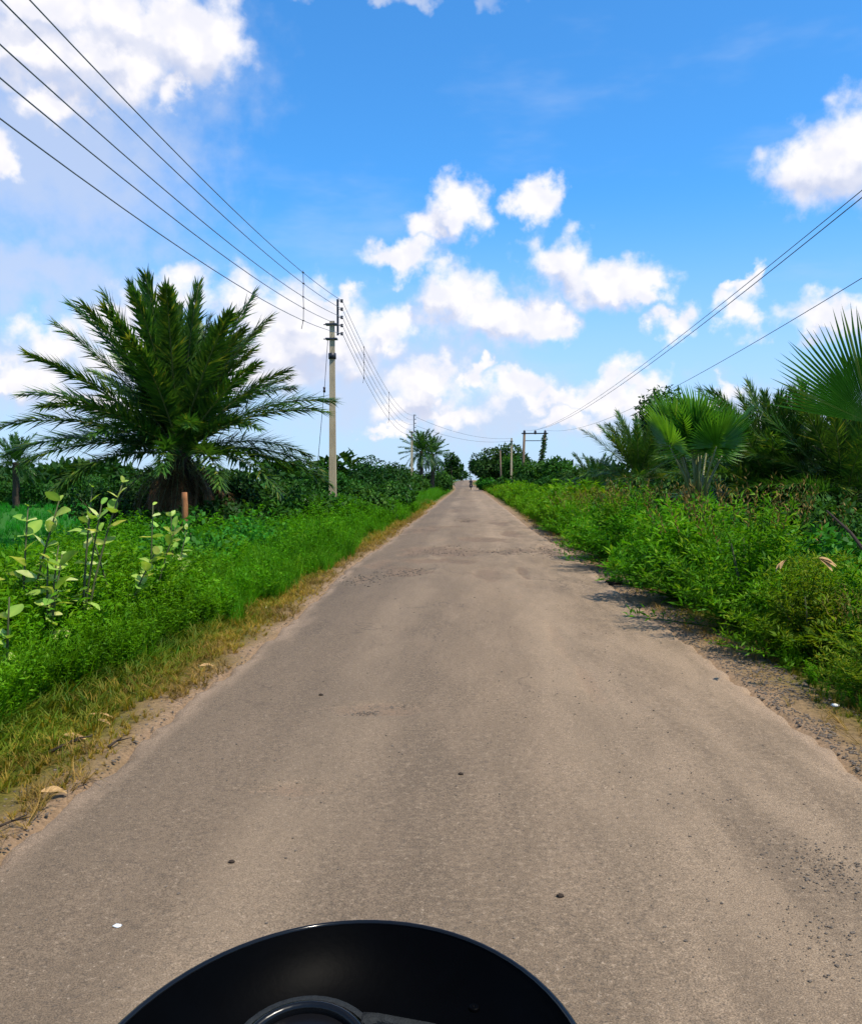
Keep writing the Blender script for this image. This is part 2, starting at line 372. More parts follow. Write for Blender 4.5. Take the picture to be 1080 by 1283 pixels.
# ------------------------------------------------------------------ terrain and road
HW = 1.98
def rc(y):   return 0.05 + np.interp(y, [-60, 0, 8, 20, 60, 110, 140, 165, 195, 225, 260, 320, 420], [0, 0, .03, .0, .05, .10, .10, -.5, -1.5, -.8, .7, 3, 8])
def prof(y): return np.interp(y, [-60, 105, 130, 160, 200, 260, 400, 2500], [0, 0, .04, .32, .90, 1.62, 1.2, 0.4])
def edgeL(y): return rc(y) - HW - .10 * (fbm(np.asarray(y) * .35, 0 * np.asarray(y), 11, 3) - .5) * 2 - .045 * (fbm(np.asarray(y) * 2.2, 3 + 0 * np.asarray(y), 12, 4) - .5) * 2 - .12 * np.exp(-((np.asarray(y) - 17) / 5) ** 2)
def edgeR(y): return rc(y) + HW + .06 * (fbm(np.asarray(y) * .35, 50 + 0 * np.asarray(y), 13, 3) - .5) * 2 +   .03 * (fbm(np.asarray(y) * 2.2, 9 + 0 * np.asarray(y), 14, 4) - .5) * 2 + .10 * np.exp(-((np.asarray(y) - 17) / 5) ** 2)
def ground(x, y):
    x = np.asarray(x, float); y = np.asarray(y, float)
    l = edgeL(y) - x; r = x - edgeR(y); u = np.maximum(l, r)       # distance outside the road
    z = prof(y) - .035 - .05 * sstep(.1, 1.0, u) - .12 * sstep(1.0, 3.0, u) + .0 * u
    z = z + (fbm(x * .9, y * .9, 21, 4) - .5) * .10 * sstep(.3, 1.5, u) + (fbm(x * .12, y * .12, 23, 3) - .5) * .5 * sstep(3, 10, u) + (fbm(x * 6, y * 6, 25, 3) - .5) * .035 * sstep(0, .3, u)
    z = np.where(u < 0.02, prof(y) - .075, z)
    return z
def gz(x, y): return float(ground(np.array([x]), np.array([y]))[0])

def grid_mesh(X, Y, Z):
    nr, nc = X.shape
    V = np.stack([X, Y, Z], -1).reshape(-1, 3)
    i = np.arange(nr - 1)[:, None] * nc; j = np.arange(nc - 1)[None, :]
    Q = np.stack([i + j, i + j + 1, i + nc + j + 1, i + nc + j], -1).reshape(-1, 4)
    return V, Q

# ground sheet
ys = [-30.0]
while ys[-1] < 4000: ys.append(ys[-1] + max(.09, (abs(ys[-1]) if ys[-1] > 0 else abs(ys[-1]) * 1.5) * .014))
ys = np.array(ys)
k = np.arange(0, 60) * .075
o_ = [4.5]
while o_[-1] < 4000: o_.append(o_[-1] * 1.13 + .05)
o_ = np.array(o_)
xs = np.concatenate([-(HW - .10) - o_[::-1], -(HW - .10) - k[::-1][:-1], [-(HW - .10), HW - .10], HW - .10 + k[1:], HW - .10 + o_])
XX, YY = np.meshgrid(xs, ys); XX = XX + rc(YY) * np.exp(-np.abs(XX) / 30)
g = G(); V, Q = grid_mesh(XX, YY, ground(XX, YY))
ue = np.maximum(edgeL(V[:, 1]) - V[:, 0], V[:, 0] - edgeR(V[:, 1]))
g.add(V, Q, rnd=np.clip(ue * np.where(V[:, 0] < 0, 1.7, 1.0) / 10, 0, 1))

m, nt = nmat('earth'); L = nt.links.new
a = N(nt, 'ShaderNodeAttribute', attribute_name='rnd'); geo = N(nt, 'ShaderNodeNewGeometry')
nz = N(nt, 'ShaderNodeTexNoise'); L(geo.outputs['Position'], nz.inputs['Vector']); nz.inputs['Scale'].default_value = 1.6; nz.inputs['Detail'].default_value = 8; nz.inputs['Roughness'].default_value = .65
ad = N(nt, 'ShaderNodeMath', operation='MULTIPLY_ADD'); L(nz.outputs['Fac'], ad.inputs[0]); ad.inputs[1].default_value = .10; L(a.outputs['Fac'], ad.inputs[2])
base = ramp(nt, ad.outputs[0], [(.055, (.27, .178, .105)), (.085, (.20, .135, .06)), (.115, (.12, .11, .02)), (.19, (.03, .075, .012)), (.6, (.028, .12, .010))])
n2 = N(nt, 'ShaderNodeTexNoise'); L(geo.outputs['Position'], n2.inputs['Vector']); n2.inputs['Scale'].default_value = 38; n2.inputs['Detail'].default_value = 6; n2.inputs['Roughness'].default_value = .7
mv = N(nt, 'ShaderNodeMapRange'); L(n2.outputs['Fac'], mv.inputs[0]); mv.inputs[1].default_value = .3; mv.inputs[2].default_value = .7; mv.inputs[3].default_value = .55; mv.inputs[4].default_value = 1.3
hs = N(nt, 'ShaderNodeHueSaturation'); L(base, hs.inputs['Color']); L(mv.outputs[0], hs.inputs['Value'])
b = N(nt, 'ShaderNodeBsdfPrincipled', i_Roughness=.95); b.inputs['Specular IOR Level'].default_value = .1; L(hs.outputs[0], b.inputs['Base Color'])
bp = N(nt, 'ShaderNodeBump'); bp.inputs['Strength'].default_value = .7; bp.inputs['Distance'].default_value = .03; L(n2.outputs['Fac'], bp.inputs['Height']); L(bp.outputs[0], b.inputs['Normal'])
o = N(nt, 'ShaderNodeOutputMaterial'); L(b.outputs[0], o.inputs[0])
ob = link('ground', g.mesh('ground', m)); ob['kind'] = 'structure'

# road: worn asphalt with broken places
HOLES = [(505, 716, .42, .75, .9), (560, 690, .75, 1.6, .9), (640, 690, .6, .9, .8), (585, 652, .4, 2.0, .7), (625, 655, .5, 2.2, .7), (535, 664, .6, 2.0, .6), (455, 725, .35, .9, .5),
         (610, 720, .35, 1.1, .5), (690, 690, .35, 1.6, .6), (545, 702, .9, .7, .9), (600, 676, .9, 1.2, .8), (520, 690, .4, 1.6, .7), (478, 706, .3, 1.3, .6), (572, 640, .6, 2.6, .7), (640, 668, .35, 2.5, .7), (655, 715, .10, 1.6, .7), (590, 628, .5, 3, .6), (430, 705, .30, 1.6, .45), (505, 665, .35, 2.0, .5), (640, 690, .9, .35, .8), (560, 660, .7, .8, .8), (668, 735, .16, .5, .4), (470, 888, .34, .15, .42), (360, 988, .32, .12, .40), (640, 748, .18, .35, .3), (735, 850, .07, .9, .35), (700, 800, .07, 1.4, .35)]
HP = [(*gp(px, py)[:2], rx, ry, s) for (px, py, rx, ry, s) in HOLES]
def wear(x, y):
    w = 0
    n_ = fbm(x * 2.6, y * 1.6, 31, 4)
    for (hx, hy, rx, ry, s) in HP:
        d = np.sqrt(((x - hx) / rx) ** 2 + ((y - hy) / ry) ** 2)
        w = np.maximum(w, s * sstep(1.15, .35, d + (n_ - .5) * 1.7))
    return w
ys = [-14.0]
while ys[-1] < 340: ys.append(ys[-1] + (.05 if ys[-1] < 0 else max(.035, min(.0055 * ys[-1], 1.2))))
ys = np.array(ys); nc = 96
t = np.linspace(0, 1, nc)[None, :]
eL = edgeL(ys)[:, None]; eR = edgeR(ys)[:, None]
# the edge is crumbled: extra small-scale bite
bite = (fbm(ys * 9, ys * 0, 41, 3) - .5)[:, None]
X = (eL + .10 * bite) * (1 - t) + (eR - .10 * bite) * t; Y = np.repeat(ys[:, None], nc, 1)
u = np.minimum(X - eL, eR - X)
wr = wear(X, Y)
Z = prof(Y) + .018 * (1 - ((X - rc(Y)) / HW) ** 2) - .018 + (fbm(X * .8, Y * .5, 33, 4) - .5) * .03
Z = Z - wr * .035 + wr * (fbm(X * 9, Y * 9, 35, 3) - .5) * .035
Z[:, 0] -= .07; Z[:, -1] -= .07; X[:, 0] -= .02; X[:, -1] += .02
g = G(); V, Q = grid_mesh(X, Y, Z); g.add(V, Q, rnd=wr.ravel())
me = g.mesh('road', None)
me.materials.clear()
at_ = me.attributes.new('edge', 'FLOAT', 'POINT'); at_.data.foreach_set('value', np.clip(u, 0, 4).astype(np.float32).ravel())
m, nt = nmat('worn_asphalt'); L = nt.links.new
def mathn(op, a, b=None, c=None, clamp=False):
    n = N(nt, 'ShaderNodeMath', operation=op, use_clamp=clamp)
    for i, v in enumerate((a, b, c)):
        if v is None: continue
        if isinstance(v, bpy.types.NodeSocket): L(v, n.inputs[i])
        else: n.inputs[i].default_value = v
    return n.outputs[0]
def smr(v, lo, hi, a_=0., b_=1.):
    n = N(nt, 'ShaderNodeMapRange', interpolation_type='SMOOTHSTEP'); L(v, n.inputs[0])
    for i, q in zip((1, 2, 3, 4), (lo, hi, a_, b_)): n.inputs[i].default_value = q
    return n.outputs[0]
def mixc(f, a, b):
    n = N(nt, 'ShaderNodeMix', data_type='RGBA')
    for i, v in ((0, f), (6, a), (7, b)):
        if isinstance(v, bpy.types.NodeSocket): L(v, n.inputs[i])
        else: n.inputs[i].default_value = v if i == 0 else (*v, 1)
    return n.outputs[2]
geo = N(nt, 'ShaderNodeNewGeometry'); mp = N(nt, 'ShaderNodeMapping'); L(geo.outputs['Position'], mp.inputs[0]); mp.inputs['Scale'].default_value = (1, .22, 1)
def noi(scale, det=6, rough=.6, vec=None):
    n = N(nt, 'ShaderNodeTexNoise'); L(vec or geo.outputs['Position'], n.inputs['Vector']); n.inputs['Scale'].default_value = scale; n.inputs['Detail'].default_value = det; n.inputs['Roughness'].default_value = rough; return n.outputs['Fac']
big = noi(.55, 5, .6, mp.outputs[0]); med = noi(3.2, 6, .65, mp.outputs[0]); fin = noi(55, 5, .7); grit = noi(190, 3, .7)
vor = N(nt, 'ShaderNodeTexVoronoi'); L(geo.outputs['Position'], vor.inputs['Vector']); vor.inputs['Scale'].default_value = 120
aw = N(nt, 'ShaderNodeAttribute', attribute_name='rnd').outputs['Fac']; ae = N(nt, 'ShaderNodeAttribute', attribute_name='edge').outputs['Fac']
sepx = N(nt, 'ShaderNodeSeparateXYZ'); L(geo.outputs['Position'], sepx.inputs[0])
c = mixc(smr(big, .30, .70), (.134, .096, .062), (.216, .152, .095))
c = mixc(mathn('MULTIPLY', smr(med, .42, .72), .40), c, (.27, .19, .122))
mg = noi(30, 4, .75)
c = mixc(mathn('MULTIPLY', smr(mg, .52, .68), .45), c, (.34, .25, .165))
c = mixc(mathn('MULTIPLY', smr(mg, .47, .34), .48), c, (.070, .054, .040))
c = mixc(mathn('MULTIPLY', smr(sepx.outputs[0], .7, -1.9), .55), c, (.098, .073, .051))
# dust gathers towards the right-hand wheel track and the margins
dustr = mathn('MULTIPLY', smr(sepx.outputs[0], -.4, 1.9), .55)
c = mixc(mathn('MULTIPLY', dustr, smr(med, .30, .65)), c, (.30, .215, .137))
edgem = mathn('MULTIPLY', smr(mathn('MULTIPLY_ADD', med, -.5, mathn('ADD', ae, .25)), .0, .22, 1., 0.), .50)
c = mixc(edgem, c, (.36, .25, .165))
c = mixc(mathn('MULTIPLY', smr(fin, .56, .70), .45), c, (.40, .31, .22))
c = mixc(mathn('MULTIPLY', smr(fin, .46, .34), .50), c, (.070, .058, .047))
trk = mathn('ADD', smr(mathn('ABSOLUTE', mathn('SUBTRACT', sepx.outputs[0], .80)), .10, .40, 1., 0.), smr(mathn('ABSOLUTE', mathn('ADD', sepx.outputs[0], .72)), .10, .40, 1., 0.))
c = mixc(mathn('MULTIPLY', mathn('MULTIPLY', trk, smr(big, .32, .62)), .30), c, (.33, .24, .155))
vc = N(nt, 'ShaderNodeTexVoronoi', feature='DISTANCE_TO_EDGE'); wv = N(nt, 'ShaderNodeVectorMath', operation='MULTIPLY_ADD')
nv = N(nt, 'ShaderNodeTexNoise'); L(geo.outputs['Position'], nv.inputs['Vector']); nv.inputs['Scale'].default_value = 3.0; nv.inputs['Detail'].default_value = 5
L(nv.outputs['Color'], wv.inputs[0]); wv.inputs[1].default_value = (.5, .5, 0); L(mp.outputs[0], wv.inputs[2]); L(wv.outputs[0], vc.inputs['Vector']); vc.inputs['Scale'].default_value = 1.15
crk = mathn('MULTIPLY', smr(vc.outputs['Distance'], .004, .016, 1., 0.), smr(noi(.45, 3, .5), .50, .62))
c = mixc(mathn('MULTIPLY', crk, .55), c, (.06, .046, .034))
rough_ = mathn('ADD', mathn('MULTIPLY_ADD', mg, 1.1, -.55), mathn('MULTIPLY_ADD', med, 1.3, -.65))
# broken places: bare base course, part gravel, part sand
gate = smr(aw, .05, .5)
pw = mathn('MULTIPLY', smr(mathn('MULTIPLY_ADD', rough_, .75, mathn('MULTIPLY_ADD', fin, .5, mathn('SUBTRACT', aw, .25))), .14, .72), mathn('MULTIPLY', gate, .62))
cw = mixc(smr(fin, .44, .70), (.058, .043, .031), (.165, .112, .073))
c = mixc(mathn('MULTIPLY', mathn('MULTIPLY', smr(aw, .0, .55), smr(mathn('ADD', mathn('MULTIPLY', aw, .6), mathn('MULTIPLY_ADD', rough_, 1.5, mathn('MULTIPLY_ADD', fin, 1.2, -.6))), -.05, .75)), .80), c, (.36, .235, .145))
c = mixc(pw, c, cw)
hs = N(nt, 'ShaderNodeHueSaturation'); L(c, hs.inputs['Color']); L(smr(grit, .28, .72, .50, 1.46), hs.inputs['Value'])
b = N(nt, 'ShaderNodeBsdfPrincipled'); L(hs.outputs[0], b.inputs['Base Color']); b.inputs['Roughness'].default_value = .88; b.inputs['Specular IOR Level'].default_value = .18
hh = mathn('ADD', mathn('MULTIPLY', grit, .5), mathn('ADD', mathn('MULTIPLY', fin, .7), mathn('MULTIPLY', vor.outputs['Distance'], .4)))
bp = N(nt, 'ShaderNodeBump'); bp.inputs['Strength'].default_value = .55; bp.inputs['Distance'].default_value = .012; L(hh, bp.inputs['Height']); L(bp.outputs[0], b.inputs['Normal'])
o = N(nt, 'ShaderNodeOutputMaterial'); L(b.outputs[0], o.inputs[0])
me.materials.append(m)
ob = link('road', me); ob['kind'] = 'structure'
def road_z(x, y):
    w = float(np.max(wear(np.array([x]), np.array([y]))))
    return float(prof(y) + .018 * (1 - ((x - rc(y)) / HW) ** 2) - .018 + (fbm(np.array([x * .8]), np.array([y * .5]), 33, 4)[0] - .5) * .03 - w * .035)
def surf(x, y):
    if edgeL(np.array([y]))[0] < x < edgeR(np.array([y]))[0]: return road_z(x, y)
    return gz(x, y)

# ------------------------------------------------------------------ plant prototypes
def herb(seed, stems, per, L, Wd, h=1.0, spread=.45, upl=.5, stem=True, start=.15, mid=.42, branch=0, dome=False):
    r = np.random.default_rng(seed); g = G()
    for s in range(stems):
        a = r.uniform(0, 6.283); lean = spread * r.uniform(.15, 1); hh = h * r.uniform(.65, 1.0)
        if dome: lean = spread * math.sqrt(r.uniform(.01, 1)); hh = h * math.sqrt(max(.05, 1 - (lean / (spread * 1.06)) ** 2)) * r.uniform(.82, 1.0)
        t = np.linspace(0, 1, 5); pts = np.stack([np.cos(a) * lean * t ** 1.4, np.sin(a) * lean * t ** 1.4, hh * (t - .12 * lean * t ** 2)], -1)
        pts[:, :2] += r.normal(0, .02, (5, 2)) * t[:, None]
        if stem:
            V, Q, T = tube(pts, np.linspace(.006, .002, 5), 3, False); g.add(V, Q, rnd=.15)
        tt = start + (1 - start) * r.uniform(0, 1, per) ** .75
        P = np.stack([np.interp(tt, t, pts[:, k]) for k in range(3)], -1)
        d = rdir(per, r); d[:, 2] = np.abs(d[:, 2]) * .6 + upl * r.uniform(-.4, 1, per); d = unit(d)
        if branch: P = P + d * (branch * r.uniform(0, 1, per) * (1.1 - .7 * tt))[:, None]
        Lr = L * r.uniform(.55, 1.25, per); up = np.array([0, 0, 1.0]) + r.normal(0, .5, (per, 3))
        V, Q = leaves(P, d, up, Lr, Wd * Lr / L * r.uniform(.8, 1.2, per), mid=mid)
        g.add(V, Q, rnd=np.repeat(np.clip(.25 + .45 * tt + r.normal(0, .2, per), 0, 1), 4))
    return g
def tuft(seed, blades, h, Wd=.008, spread=.35):
    r = np.random.default_rng(seed); g = G()
    a = r.uniform(0, 6.283, blades); hh = h * r.uniform(.5, 1, blades); ln = spread * h * r.uniform(.2, 1.1, blades)
    c, s = np.cos(a), np.sin(a); ox = r.normal(0, .05 * h, (blades, 2))
    B = np.stack([ox[:, 0], ox[:, 1], 0 * a], -1); Mx = B + np.stack([c * ln * .35, s * ln * .35, hh * .6], -1); Tp = B + np.stack([c * ln, s * ln, hh * (1 - .25 * ln / h)], -1)
    sd_ = np.stack([-s, c, 0 * a], -1) * Wd * .5
    V = np.stack([B - sd_, B + sd_, Mx + sd_ * .9, Mx - sd_ * .9, Tp], 1).reshape(-1, 3); i = np.arange(blades)[:, None] * 5
    g.add(V, i + np.array([[0, 1, 2, 3]]), i + np.array([[3, 2, 4]]), np.repeat(np.clip(r.normal(.5, .25, blades), 0, 1), 5)); return g
def pick_area(n, fx, y0, y1, bias=1.6):            # points with density falling with distance
    y = y0 * (y1 / y0) ** (rng.uniform(0, 1, n) ** (1 / 1.0)) if bias else rng.uniform(y0, y1, n)
    x = fx(y, rng.uniform(0, 1, n)); return x, y
def put(x, y): return np.stack([x, y, ground(x, y) - .01], -1)

# ---- left verge: tall weeds near the camera
pA = [herb(100 + k, 7, 34, .075, .022, 1.0, .38, .5).arrays() for k in range(4)]
pB = [herb(120 + k, 6, 26, .10, .042, 1.0, .40, .35).arrays() for k in range(3)]
pC = [tuft(140 + k, 26, 1.0, .010, .5).arrays() for k in range(3)]
def fxl(y, t):
    e = -2.72 - .22 * (fbm(y * .9, y * 0, 61, 3) - .5) * 2 + .20 * sstep(7, 13, y)
    return e - t ** 1.15 * np.maximum(.72 * y - 1.6, 1.2)
g = G()
x, y = pick_area(2900, fxl, 2.2, 13.5); d_ = (-2.72 - x); s_ = (.46 + .42 * sstep(0, .8, d_)) * rng.uniform(.7, 1.15, len(x)) * (1 - .22 * sstep(8, 12, y)) * (.62 + .80 * fbm(x * .9, y * .8, 75, 3))
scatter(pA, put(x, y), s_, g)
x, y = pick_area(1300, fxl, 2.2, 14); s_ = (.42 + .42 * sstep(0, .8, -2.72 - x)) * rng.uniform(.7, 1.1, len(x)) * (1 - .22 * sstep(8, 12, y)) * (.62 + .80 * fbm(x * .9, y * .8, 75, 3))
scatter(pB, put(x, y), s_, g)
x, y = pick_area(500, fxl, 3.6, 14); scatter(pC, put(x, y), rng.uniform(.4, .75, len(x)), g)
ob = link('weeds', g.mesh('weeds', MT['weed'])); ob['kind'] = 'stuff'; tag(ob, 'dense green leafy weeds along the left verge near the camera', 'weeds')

# ---- left verge grass farther on, field grass
pT = [tuft(160 + k, 22, 1.0, .016, .5).arrays() for k in range(4)]
g = G()
def fxg(y, t): return -2.48 + .6 * (fbm(y * .6, y * 0, 62, 4) - .5) - t ** 1.25 * np.minimum(5.5, .5 * y)
x, y = pick_area(6200, fxg, 9, 120); s_ = (.44 + .30 * fbm(x * .6, y * .35, 63, 3)) * rng.uniform(.75, 1.25, len(x)) * (.42 + .62 * sstep(-.15, .9, -2.5 - x)) * (1 + y / 160)
scatter(pT, put(x, y), s_, g, tilt=.15)
x, y = pick_area(1500, fxg, 9, 42); scatter(pB + pA, put(x, y), rng.uniform(.45, .85, len(x)) * (.6 + .4 * sstep(0, .8, -2.5 - x)) * (.5 + 1.0 * fbm(x * .7, y * .4, 76, 3)) * (1 + y / 120), g, tilt=.15)
ob = link('grass', g.mesh('verge_grass', MT['grass'])); ob['kind'] = 'stuff'; tag(ob, 'bright green grass on the left verge running toward the far trees', 'grass')
g = G()
pF = [tuft(170 + k, 16, 1.0, .03, .6).arrays() for k in range(3)]
def fxf(y, t): return -6.0 - t * np.maximum(.75 * y - 5, 2)
x, y = pick_area(3600, fxf, 11, 75); scatter(pF, put(x, y), rng.uniform(.18, .32, len(x)) * (1 + y / 60), g, tilt=.2)
ob = link('field_grass', g.mesh('field_grass', MT['field'])); ob['kind'] = 'stuff'; tag(ob, 'flat green field grass beyond the left verge', 'grass')

# ---- short yellowing grass at both margins
pS = [tuft(180 + k, 12, 1.0, .05, .8).arrays() for k in range(4)]
g = G()
n = 8600
y = 1.2 * (60 / 1.2) ** rng.uniform(0, 1, n); t = rng.uniform(0, 1, n)
x = edgeL(y) - .03 - .95 * t ** .8 - .12 * rng.uniform(0, 1, n)
keep = fbm(x * 2.2, y * 1.3, 65, 3) > .22 + .22 * (t < .2)
x, y, t = x[keep], y[keep], t[keep]
scatter(pS, put(x, y), (.05 + .17 * t) * rng.uniform(.6, 1.3, len(x)) * (1 + y / 45), g, tilt=.3, bias=.52 - .80 * t + .5 * (fbm(x * 1.3, y * .7, 74, 3) - .5))
n = 2600
y = 1.2 * (60 / 1.2) ** rng.uniform(0, 1, n); t = rng.uniform(0, 1, n); x = edgeR(y) + .35 + .6 * t
keep = fbm(x * 2.2, y * 1.3, 66, 3) > .48 - .15 * t
x, y, t = x[keep], y[keep], t[keep]
scatter(pS, put(x, y), (.04 + .09 * t) * rng.uniform(.6, 1.3, len(x)) * (1 + y / 45), g, tilt=.3)
ob = link('short_grass', g.mesh('short_grass', MT['mixg'])); ob['kind'] = 'stuff'; tag(ob, 'short yellowing grass along both edges of the road', 'grass')
g = G()
n = 4600
y = 1.2 * (40 / 1.2) ** rng.uniform(0, 1, n); t = rng.uniform(0, 1, n)
x = np.where(rng.uniform(0, 1, n) < .80, edgeL(y) - .04 - .75 * t, edgeR(y) + .15 + .7 * t)
keep = fbm(x * 1.7, y * 1.1, 67, 3) > .38
x, y = x[keep], y[keep]
scatter([tuft(190 + k, 8, 1.0, .035, 1.4).arrays() for k in range(3)], put(x, y), rng.uniform(.05, .13, len(x)) * (1 + y / 45), g, tilt=.8)
ob = link('dry_grass', g.mesh('dry_grass', MT['dry'])); ob['kind'] = 'stuff'; tag(ob, 'dry straw coloured grass litter along the edges of the road', 'dry grass')

# ---- right verge: ground weeds between the bushes
g = G()
def fxr(y, t): return 2.58 + .25 * (fbm(y * .8, y * 0, 68, 3) - .5) + t * np.minimum(4.5, .28 * y + .8)
x, y = pick_area(1500, fxr, 4.2, 26); s_ = (.22 + .26 * sstep(2.7, 3.8, x)) * rng.uniform(.7, 1.15, len(x)); scatter(pA + pB, put(x, y), s_, g)
ob = link('undergrowth', g.mesh('undergrowth', MT['weed'])); ob['kind'] = 'stuff'; tag(ob, 'low green weeds filling the gaps between the right verge bushes', 'weeds')
g = G()
def fxr2(y, t): return 2.45 + .4 * (fbm(y * .3, y * 0, 69, 3) - .5) + t * np.minimum(6, .1 * y + 2)
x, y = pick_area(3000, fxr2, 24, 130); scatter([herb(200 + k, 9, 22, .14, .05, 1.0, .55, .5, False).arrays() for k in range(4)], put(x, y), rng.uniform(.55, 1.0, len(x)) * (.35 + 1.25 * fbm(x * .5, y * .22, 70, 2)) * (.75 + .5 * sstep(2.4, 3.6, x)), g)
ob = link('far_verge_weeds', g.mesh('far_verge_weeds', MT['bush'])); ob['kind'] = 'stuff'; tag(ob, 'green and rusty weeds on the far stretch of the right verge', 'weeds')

# ------------------------------------------------------------------ right verge bushes, each its own thing
def bush_meshes(seed, L=.075, W_=.020, ns=46, pl=105):
    g1 = herb(seed, ns, pl, L, W_, 1.0, .72, .55, True, .25, branch=.15, dome=True)
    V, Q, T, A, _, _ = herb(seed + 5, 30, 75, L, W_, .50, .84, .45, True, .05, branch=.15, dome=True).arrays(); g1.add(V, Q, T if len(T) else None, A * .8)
    r = np.random.default_rng(seed + 1); g2 = G()
    for s in range(70):                                        # thin seed spikes on the crown
        a = r.uniform(0, 6.283); q = .62 * math.sqrt(r.uniform(0, 1)); z0 = .86 - .45 * q * q + r.uniform(-.08, .05)
        P = np.array([math.cos(a) * q, math.sin(a) * q, z0]); n_ = 9
        tt = np.linspace(0, 1, n_)[:, None]; P = P + tt * np.array([[math.cos(a) * .08, math.sin(a) * .08, .17]])
        d = rdir(n_, r) * .6 + np.array([0, 0, .8]); V, Q = leaves(P, d, rdir(n_, r), .035, .010); g2.add(V, Q, rnd=np.repeat(r.uniform(0, 1, n_), 4))
    g3 = G()
    for s in range(5):
        a = r.uniform(0, 6.283); V, Q, T = tube([(0, 0, -.03), (math.cos(a) * .12, math.sin(a) * .12, .3), (math.cos(a) * .3, math.sin(a) * .3, .62)], [.014, .010, .005], 5); g3.add(V, Q, T)
    return (g1.mesh('bush_foliage', MT['bush']), g2.mesh('bush_seed_heads', MT['seed']), g3.mesh('bush_stem', MT['stemm']))
BM = [bush_meshes(300, .055, .012, 66, 110), bush_meshes(310, .047, .011, 70, 120), bush_meshes(320, .075, .020, 56, 90), bush_meshes(330, .06, .014, 62, 110)]
BUSH = [  # x, y, height, width factor, seed heads?, label
    (3.55, 4.75, .88, 1.0, 0, 'feathery green bush cut off by the right edge of the photo'),
    (3.15, 6.0, .86, .95, 1, 'low bush with rusty tops beside the dark gravel shoulder'),
    (4.1, 6.9, 1.0, 1.1, 0, 'green bush directly below the drooping near fan leaf'),
    (3.10, 7.5, .98, 1.0, 0, 'feathery bush behind the rusty topped one on the right verge'),
    (3.05, 9.0, 1.08, 1.0, 1, 'tall brownish bush leaning to the road in front of the fan palm'),
    (4.2, 9.6, 1.02, 1.1, 0, 'leafy bush behind the tall brownish one'),
    (3.0, 10.9, 1.0, 1.0, 0, 'dark sided bush where the red earth shoulder widens'),
    (2.95, 12.7, 1.05, 1.05, 0, 'round bush standing beside the loose stones of the shoulder'),
    (3.0, 14.6, 1.0, 1.1, 1, 'bush with ochre tops midway along the right verge'),
    (3.9, 15.4, 1.1, 1.1, 0, 'bush growing at the foot of the fan palm'),
    (2.95, 16.8, .95, 1.15, 0, 'green bush just beyond the ochre topped one'),
    (3.1, 19.2, .95, 1.2, 0, 'low green bush opposite the broken patches of the road'),
    (3.3, 22.0, .95, 1.3, 1, 'rusty green bush farther along the right verge'),
    (3.2, 25.5, .9, 1.4, 0, 'last rounded bush before the far weeds on the right')]
for i, (x, y, h, w, sdh, lab) in enumerate(BUSH):
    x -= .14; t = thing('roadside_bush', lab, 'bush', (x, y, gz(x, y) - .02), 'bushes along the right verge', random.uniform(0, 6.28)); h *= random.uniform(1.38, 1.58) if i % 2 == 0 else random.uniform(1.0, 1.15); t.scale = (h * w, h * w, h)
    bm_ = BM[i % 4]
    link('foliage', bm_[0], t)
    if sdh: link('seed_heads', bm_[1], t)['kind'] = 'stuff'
    link('stem', bm_[2], t)

# ------------------------------------------------------------------ milkweed shrubs (large pale leaves), left foreground
def big_leaf(L, Wd, seed):
    r = np.random.default_rng(seed); n = 7; t = np.linspace(0, 1, n); w = Wd * .5 * np.sin(np.pi * np.clip(t * .93 + .05, 0, 1)) ** .7
    z = -L * r.uniform(.08, .42) * t ** 2 + .03 * L * np.sin(t * 5 + r.uniform(0, 6)); V = []; cu = r.uniform(.1, .6); w = w * r.uniform(.9, 1.1, n)
    for k in range(n): V += [(-w[k], t[k] * L, z[k] + w[k] * cu + .012 * L * math.sin(k * 2.1)), (0, t[k] * L, z[k]), (w[k], t[k] * L, z[k] + w[k] * cu * .8 + .015 * L * math.cos(k * 1.7))]
    Q = []
    for k in range(n - 1):
        for j in (0, 1): a = k * 3 + j; Q.append((a, a + 1, a + 4, a + 3))
    return V, Q
LEAFM = []
for k in range(5):
    g = G(); V, Q = big_leaf(.155, .088 + .008 * (k % 3), 400 + k); g.add(V, Q, rnd=np.clip(.12 + .18 * k + np.tile([0, .28, 0.05], 7) + np.random.default_rng(k).normal(0, .08, 21), 0, 1)); LEAFM.append(g.mesh('milkweed_leaf', MT['calo']))
def milkweed(px, Y, h, nst, lab, seed, zoff=0.0):
    r = random.Random(seed); x = gx(px, Y); t = thing('milkweed_shrub', lab, 'shrub', (x, Y, gz(x, Y) - .02), 'pale leaved shrubs on the left verge')
    for s in range(nst):
        a = r.uniform(0, 6.28); ln = r.uniform(.05, .28) * h; hh = h * r.uniform(.72, 1.0) if s else h
        pts = [(math.cos(a) * ln * q ** 1.5, math.sin(a) * ln * q ** 1.5, hh * q) for q in (0, .25, .5, .75, 1)]
        g = G(); V, Q, T = tube(pts, [.013, .011, .009, .007, .005], 6); g.add(V, Q, T); st = link('stem', g.mesh('milkweed_stem', MT['stemm']), t)
        nn = 9
        for k in range(nn):
            q = .34 + .66 * k / (nn - 1); P = Vector((math.cos(a) * ln * q ** 1.5, math.sin(a) * ln * q ** 1.5, hh * q)); b0 = k * 1.57 + r.uniform(-.3, .3)
            for j in (0, 1):
                up = .05 + .75 * (k / (nn - 1)) + r.uniform(-.45, .45); S = r.uniform(.5, 1.2) * (1.0 if k < nn - 1 else .7)
                if r.random() < .33: continue
                link('leaf', LEAFM[r.randrange(5)], t, P, (up, r.uniform(-.8, .8), b0 + j * 3.14), S)
milkweed(98, 7.0, 1.58, 3, 'tall pale leaved shrub with broad yellow green leaves at left', 1)
